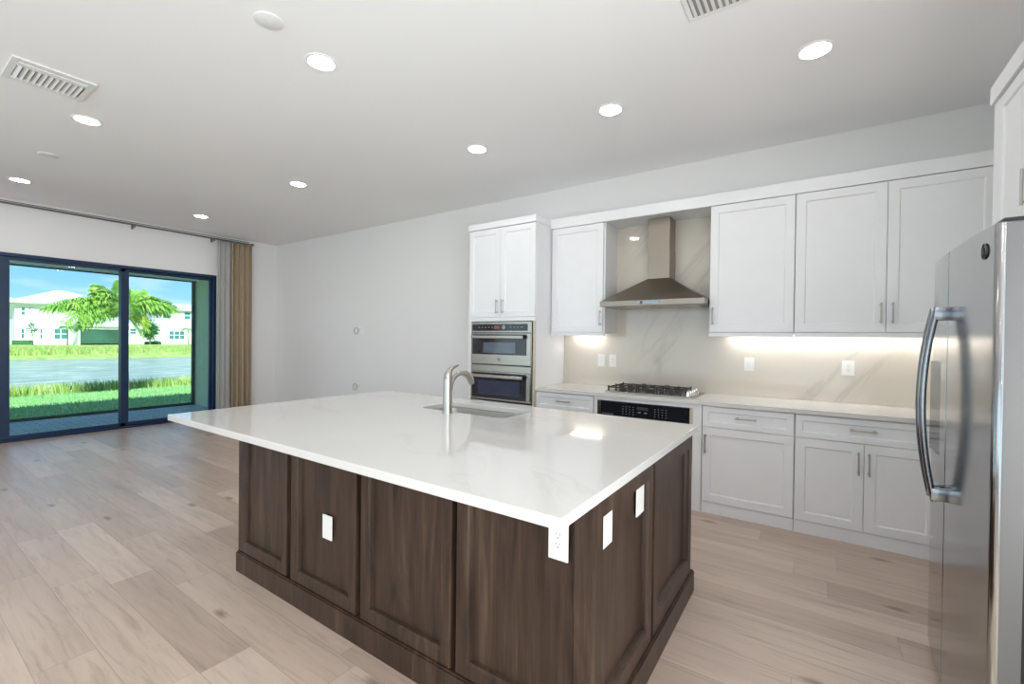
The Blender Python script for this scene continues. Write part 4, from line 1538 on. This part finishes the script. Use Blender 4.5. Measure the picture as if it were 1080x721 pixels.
# ---- houses across the pond
def window(th, x, y0, y1, z0, z1, mull=0, hbar=True, mat='far_glass'):
    bm = bmesh.new()
    fw = 0.09
    bx(bm, x, x + 0.06, y0, y1, z0, z0 + fw)
    bx(bm, x, x + 0.06, y0, y1, z1 - fw, z1)
    bx(bm, x, x + 0.06, y0, y0 + fw, z0 + fw, z1 - fw)
    bx(bm, x, x + 0.06, y1 - fw, y1, z0 + fw, z1 - fw)
    for i in range(mull):
        yc = y0 + (y1 - y0) * (i + 1) / (mull + 1)
        bx(bm, x, x + 0.06, yc - 0.05, yc + 0.05, z0 + fw, z1 - fw)
    if hbar:
        zc = (z0 + z1) / 2
        bx(bm, x, x + 0.05, y0 + fw, y1 - fw, zc - 0.04, zc + 0.04)
    f = part(th, 'window', bm, 'stucco_white')
    link('pane', box(x - 0.02, x + 0.03, y0 + fw * .9, y1 - fw * .9, z0 + fw * .9, z1 - fw * .9), mat, th['_w'], f)


def hip(th, x0, x1, y0, y1, z, h, ov=0.6, run=None):
    bm = bmesh.new()
    x0, x1, y0, y1 = x0 - ov, x1 + ov, y0 - ov, y1 + ov
    run = run or (x1 - x0) / 2
    xm = (x0 + x1) / 2
    ry0, ry1 = y0 + run, y1 - run
    if ry1 < ry0:
        ry0 = ry1 = (y0 + y1) / 2
    c = [(x0, y0), (x1, y0), (x1, y1), (x0, y1)]
    A = [bm.verts.new((a, b_, z)) for a, b_ in c]
    B = [bm.verts.new((a, b_, z + 0.22)) for a, b_ in c]
    r0, r1 = bm.verts.new((xm, ry0, z + h)), bm.verts.new((xm, ry1 + 0.01, z + h))
    for i in range(4):
        j = (i + 1) % 4
        bm.faces.new((A[i], A[j], B[j], B[i]))
    bm.faces.new(A[::-1])
    bm.faces.new((B[0], B[1], r0))
    bm.faces.new((B[2], B[3], r1))
    bm.faces.new((B[1], B[2], r1, r0))
    bm.faces.new((B[3], B[0], r0, r1))
    part(th, 'roof', bm, 'roof_tile')


HX = -80.0
h1 = thing('house', (HX - 5, 16, 0), 'white two storey house with dark screened porch, left across the pond', 'house')
part(h1, 'wall', box(HX - 11, HX, 11.0, 21.0, -0.2, 5.05), 'stucco_white')
hip(h1, HX - 11, HX, 11.0, 21.0, 5.05, 2.2, 0.7, 5.2)
window(h1, HX, 11.46, 11.90, 3.55, 4.62)
window(h1, HX, 12.05, 12.45, 3.70, 4.64, mat='slot_grey')
window(h1, HX, 11.46, 11.85, 0.75, 2.00)
window(h1, HX, 13.05, 13.38, 0.65, 2.08)
window(h1, HX, 14.30, 15.63, 0.66, 2.06, 1)
bm = bmesh.new()
bx(bm, HX, HX + 3.2, 20.05, 21.0, -0.2, 2.36)
bx(bm, HX, HX + 3.2, 15.95, 16.12, -0.2, 2.36)
bx(bm, HX + 2.9, HX + 3.2, 16.12, 20.05, 2.02, 2.36)
part(h1, 'porch_wall', bm, 'stucco_white')
hip(h1, HX - 1.0, HX + 3.2, 15.95, 21.0, 2.36, 1.5, 0.3, 2.6)
bm = box(HX + 3.0, HX + 3.05, 16.12, 20.05, 0.18, 2.02)
f_ = part(h1, 'porch_screen', bm, 'far_screen')
h2 = thing('house', (HX - 5, 28, 0), 'white two storey house with small green windows, right across the pond', 'house')
part(h2, 'wall', box(HX - 11, HX, 24.7, 38.0, -0.2, 5.10), 'stucco_white')
part(h2, 'wing', box(HX - 6, HX - 1.0, 21.4, 24.7, -0.2, 2.9), 'stucco_white')
hip(h2, HX - 11, HX, 24.7, 38.0, 5.10, 1.3, 0.5, 3.2)
for a in ((24.90, 25.25, 3.79, 4.92), (25.73, 26.75, 3.80, 4.97), (28.38, 29.32, 3.78, 4.97)):
    window(h2, HX, *a)
window(h2, HX, 26.45, 28.54, 0.72, 2.04, 2)
window(h2, HX, 29.72, 30.6, 0.3, 2.03)
window(h2, HX - 1.0, 22.12, 22.95, 1.4, 2.3)
h3 = thing('house', (-102, 7, 0.1), 'white house of which only the eave shows beyond the left door stile', 'house')
part(h3, 'wall', box(-108, -97, 2.0, 12.7, 0.0, 6.2), 'stucco_white')
hip(h3, -108, -97, 2.0, 12.7, 6.2, 2.0, 0.5)
ob = link('hedge', box(HX + 0.4, HX + 1.2, 10.7, 12.4, -0.1, 0.55, 0.1), 'hedge', (HX + 0.8, 11.5, 0))
tag(ob, 'low dark green hedge at the left corner of the left house', 'hedge')
ob = link('hedge', box(HX + 0.4, HX + 1.0, 23.4, 25.3, -0.1, 0.42, 0.1), 'hedge', (HX + 0.7, 24.3, 0))
tag(ob, 'low dark green hedge below the round tree across the pond', 'hedge')

# ---- palms and trees
def frond(bm, base, dirv, length, droop, lw, n_=34, leaf=0.30, seed=0, plume=1.0):
    rnd_ = random.Random(seed)
    d = Vector(dirv).normalized()
    side0 = d.cross(Vector((0, 0, 1))).normalized()
    pts = []
    for i in range(n_ + 1):
        s_ = i / n_
        q = Vector(base) + d * length * s_ + Vector((0, 0, -droop * s_ * s_ * length))
        pts.append(q)
    tube(bm, pts[::3] + [pts[-1]], [0.022 * (1 - i / (n_ / 3 + 2)) + 0.004 for i in range(len(pts[::3]) + 1)], 5)
    for i in range(3, n_ + 1):
        s_ = i / n_
        tdir = (pts[i] - pts[i - 1]).normalized()
        ll = leaf * (0.55 + 0.9 * math.sin(PI * min(1, s_ * 0.92 + 0.06))) * rnd_.uniform(0.8, 1.1)
        for sgn in (-1, 1):
            for ang in ((-0.55, 0.0, 0.55) if plume > 0.5 else (0.0,)):
                out_ = (side0 * sgn * math.cos(ang) + Vector((0, 0, 1)) * math.sin(ang) + tdir * rnd_.uniform(0.35, 0.8)).normalized()
                q1 = pts[i] + out_ * ll * 0.55
                q2 = pts[i] + out_ * ll + Vector((0, 0, -0.35 * ll))
                wv_ = tdir * lw
                v = [bm.verts.new(pts[i] - wv_ * .4), bm.verts.new(pts[i] + wv_ * .4), bm.verts.new(q1 + wv_), bm.verts.new(q1 - wv_), bm.verts.new(q2)]
                bm.faces.new((v[0], v[1], v[2], v[3]))
                bm.faces.new((v[3], v[2], v[4]))


pm = thing('palm_tree', (-19.0, 5.08, -0.5), 'large feathery green palm close by, behind the middle stile of the door', 'palm tree')
bm = bmesh.new()
tube(bm, [(-19, 5.08, -0.52), (-19, 5.085, 0.3), (-19, 5.09, 1.2), (-19, 5.1, 1.75), (-19, 5.12, 2.2)], [0.13, 0.085, 0.075, 0.07, 0.05], 14)
part(pm, 'trunk', bm, 'bark', smooth=True)
cr_ = (-19.0, 5.12, 2.15)
for i, (dx, dy, dz, ln, dr_) in enumerate(((0.1, -1.0, 0.45, 2.15, 0.42), (0.35, -1.0, 0.75, 1.75, 0.50), (-0.5, -0.9, 0.60, 1.9, 0.45), (0.5, -0.8, 0.25, 1.6, 0.55),
                                           (-0.2, -0.55, 1.0, 1.6, 0.40), (0.05, -0.15, 1.0, 1.25, 0.25), (-0.2, 0.35, 1.0, 1.2, 0.35),
                                           (0.1, 1.0, 0.85, 1.75, 0.55), (-0.3, 1.0, 0.65, 1.55, 0.50), (0.3, 0.7, 0.9, 1.35, 0.5), (0.9, -0.3, 0.55, 1.5, 0.5), (-0.95, 0.1, 0.6, 1.5, 0.5), (0.5, -1.0, 0.5, 2.0, 0.62), (0.1, -0.9, 0.8, 1.5, 0.75), (-0.2, -1.0, 0.2, 1.2, 0.6), (0.2, -0.6, 0.75, 1.3, 0.35))):
    bm = bmesh.new()
    frond(bm, cr_, (dx, dy, dz), ln, dr_, 0.016, 46, 0.40, i)
    part(pm, 'frond', bm, 'palm_leaf')
bm = bmesh.new()
for i in range(5):
    frond(bm, (-18.95, 5.16, 1.95), (0.3, 0.5 + 0.22 * i, -0.55 + 0.35 * i), 0.55, 0.5, 0.012, 14, 0.20, 40 + i)
ob = part(pm, 'young_frond', bm, 'palm_leaf_yellow')
ob['label'] = 'bright yellow green young fronds'


def small_palm(x, y, z, h, r, label, mat='leaf_mid', n_=9):
    th = thing('palm_tree', (x, y, z), label, 'palm tree')
    bm = bmesh.new()
    tube(bm, [(x, y, z - 0.05), (x, y + 0.03, z + h * 0.5), (x, y, z + h)], [0.11, 0.08, 0.07], 8)
    part(th, 'trunk', bm, 'bark', smooth=True)
    bm = bmesh.new()
    for i in range(n_):
        a = i * 2 * PI / n_ + 0.3
        frond(bm, (x, y, z + h), (math.cos(a), math.sin(a), 0.55 + 0.3 * (i % 2)), r, 0.75, 0.03, 12, 0.42, i, 0)
    part(th, 'crown', bm, mat)


small_palm(-76.5, 14.90, -0.10, 2.25, 1.05, 'small bushy palm standing before the left house wall')
small_palm(-76.5, 27.75, -0.10, 2.35, 1.10, 'slim small palm standing before the right house', n_=7)


def leafy(name, x, y, z, h, r, hr, label, mat, n_=900, leaf=0.16, trunk=0.06, sparse=False):
    rnd_ = random.Random(int(y * 10))
    th = thing(name, (x, y, z), label, 'tree')
    bm = bmesh.new()
    tube(bm, [(x, y, z - 0.05), (x + 0.03, y + 0.04, z + h * 0.4), (x, y, z + h)], [trunk, trunk * .8, trunk * .4], 8)
    for i in range(7):
        a = i * 2.4
        q = Vector((x, y, z + h * (0.45 + 0.06 * i)))
        tube(bm, [q, q + Vector((math.cos(a) * r * .4, math.sin(a) * r * .4, hr * .35)), q + Vector((math.cos(a) * r * .8, math.sin(a) * r * .8, hr * .5))], [trunk * .4, trunk * .25, 0.01], 5)
    part(th, 'trunk', bm, 'bark', smooth=True)
    bm = bmesh.new()
    cl = []
    for _ in range(16):
        a, u_ = rnd_.uniform(0, 2 * PI), rnd_.uniform(-1, 1)
        rr = rnd_.uniform(0.4, 0.8)
        cl.append(Vector((math.cos(a) * r * rr * math.sqrt(1 - u_ * u_), math.sin(a) * r * rr * math.sqrt(1 - u_ * u_), hr * rr * u_)))
    c0 = Vector((x, y, z + h))
    for _ in range(n_):
        c = rnd_.choice(cl)
        k_ = 0.30 if not sparse else 0.16
        q = c0 + c + Vector((rnd_.gauss(0, r * k_), rnd_.gauss(0, r * k_), rnd_.gauss(0, hr * k_)))
        a = Vector((rnd_.uniform(-1, 1), rnd_.uniform(-1, 1), rnd_.uniform(-1, 1))).normalized() * leaf
        b_ = a.orthogonal().normalized() * leaf * 0.5
        v = [bm.verts.new(q - a), bm.verts.new(q + b_), bm.verts.new(q + a), bm.verts.new(q - b_)]
        bm.faces.new(v)
    part(th, 'foliage', bm, mat)


leafy('young_tree', -77.0, 11.95, -0.05, 2.1, 0.70, 0.75, 'thin sparse young tree before the far left house wall', 'leaf_deep', 160, 0.10, 0.05, True)
leafy('round_tree', -77.5, 23.45, -0.05, 2.05, 0.95, 1.10, 'round bushy dark green tree between the two far houses', 'leaf_deep', 1500, 0.15, 0.07)

for o in bpy.data.objects:
    if '_w' in o:
        del o['_w']
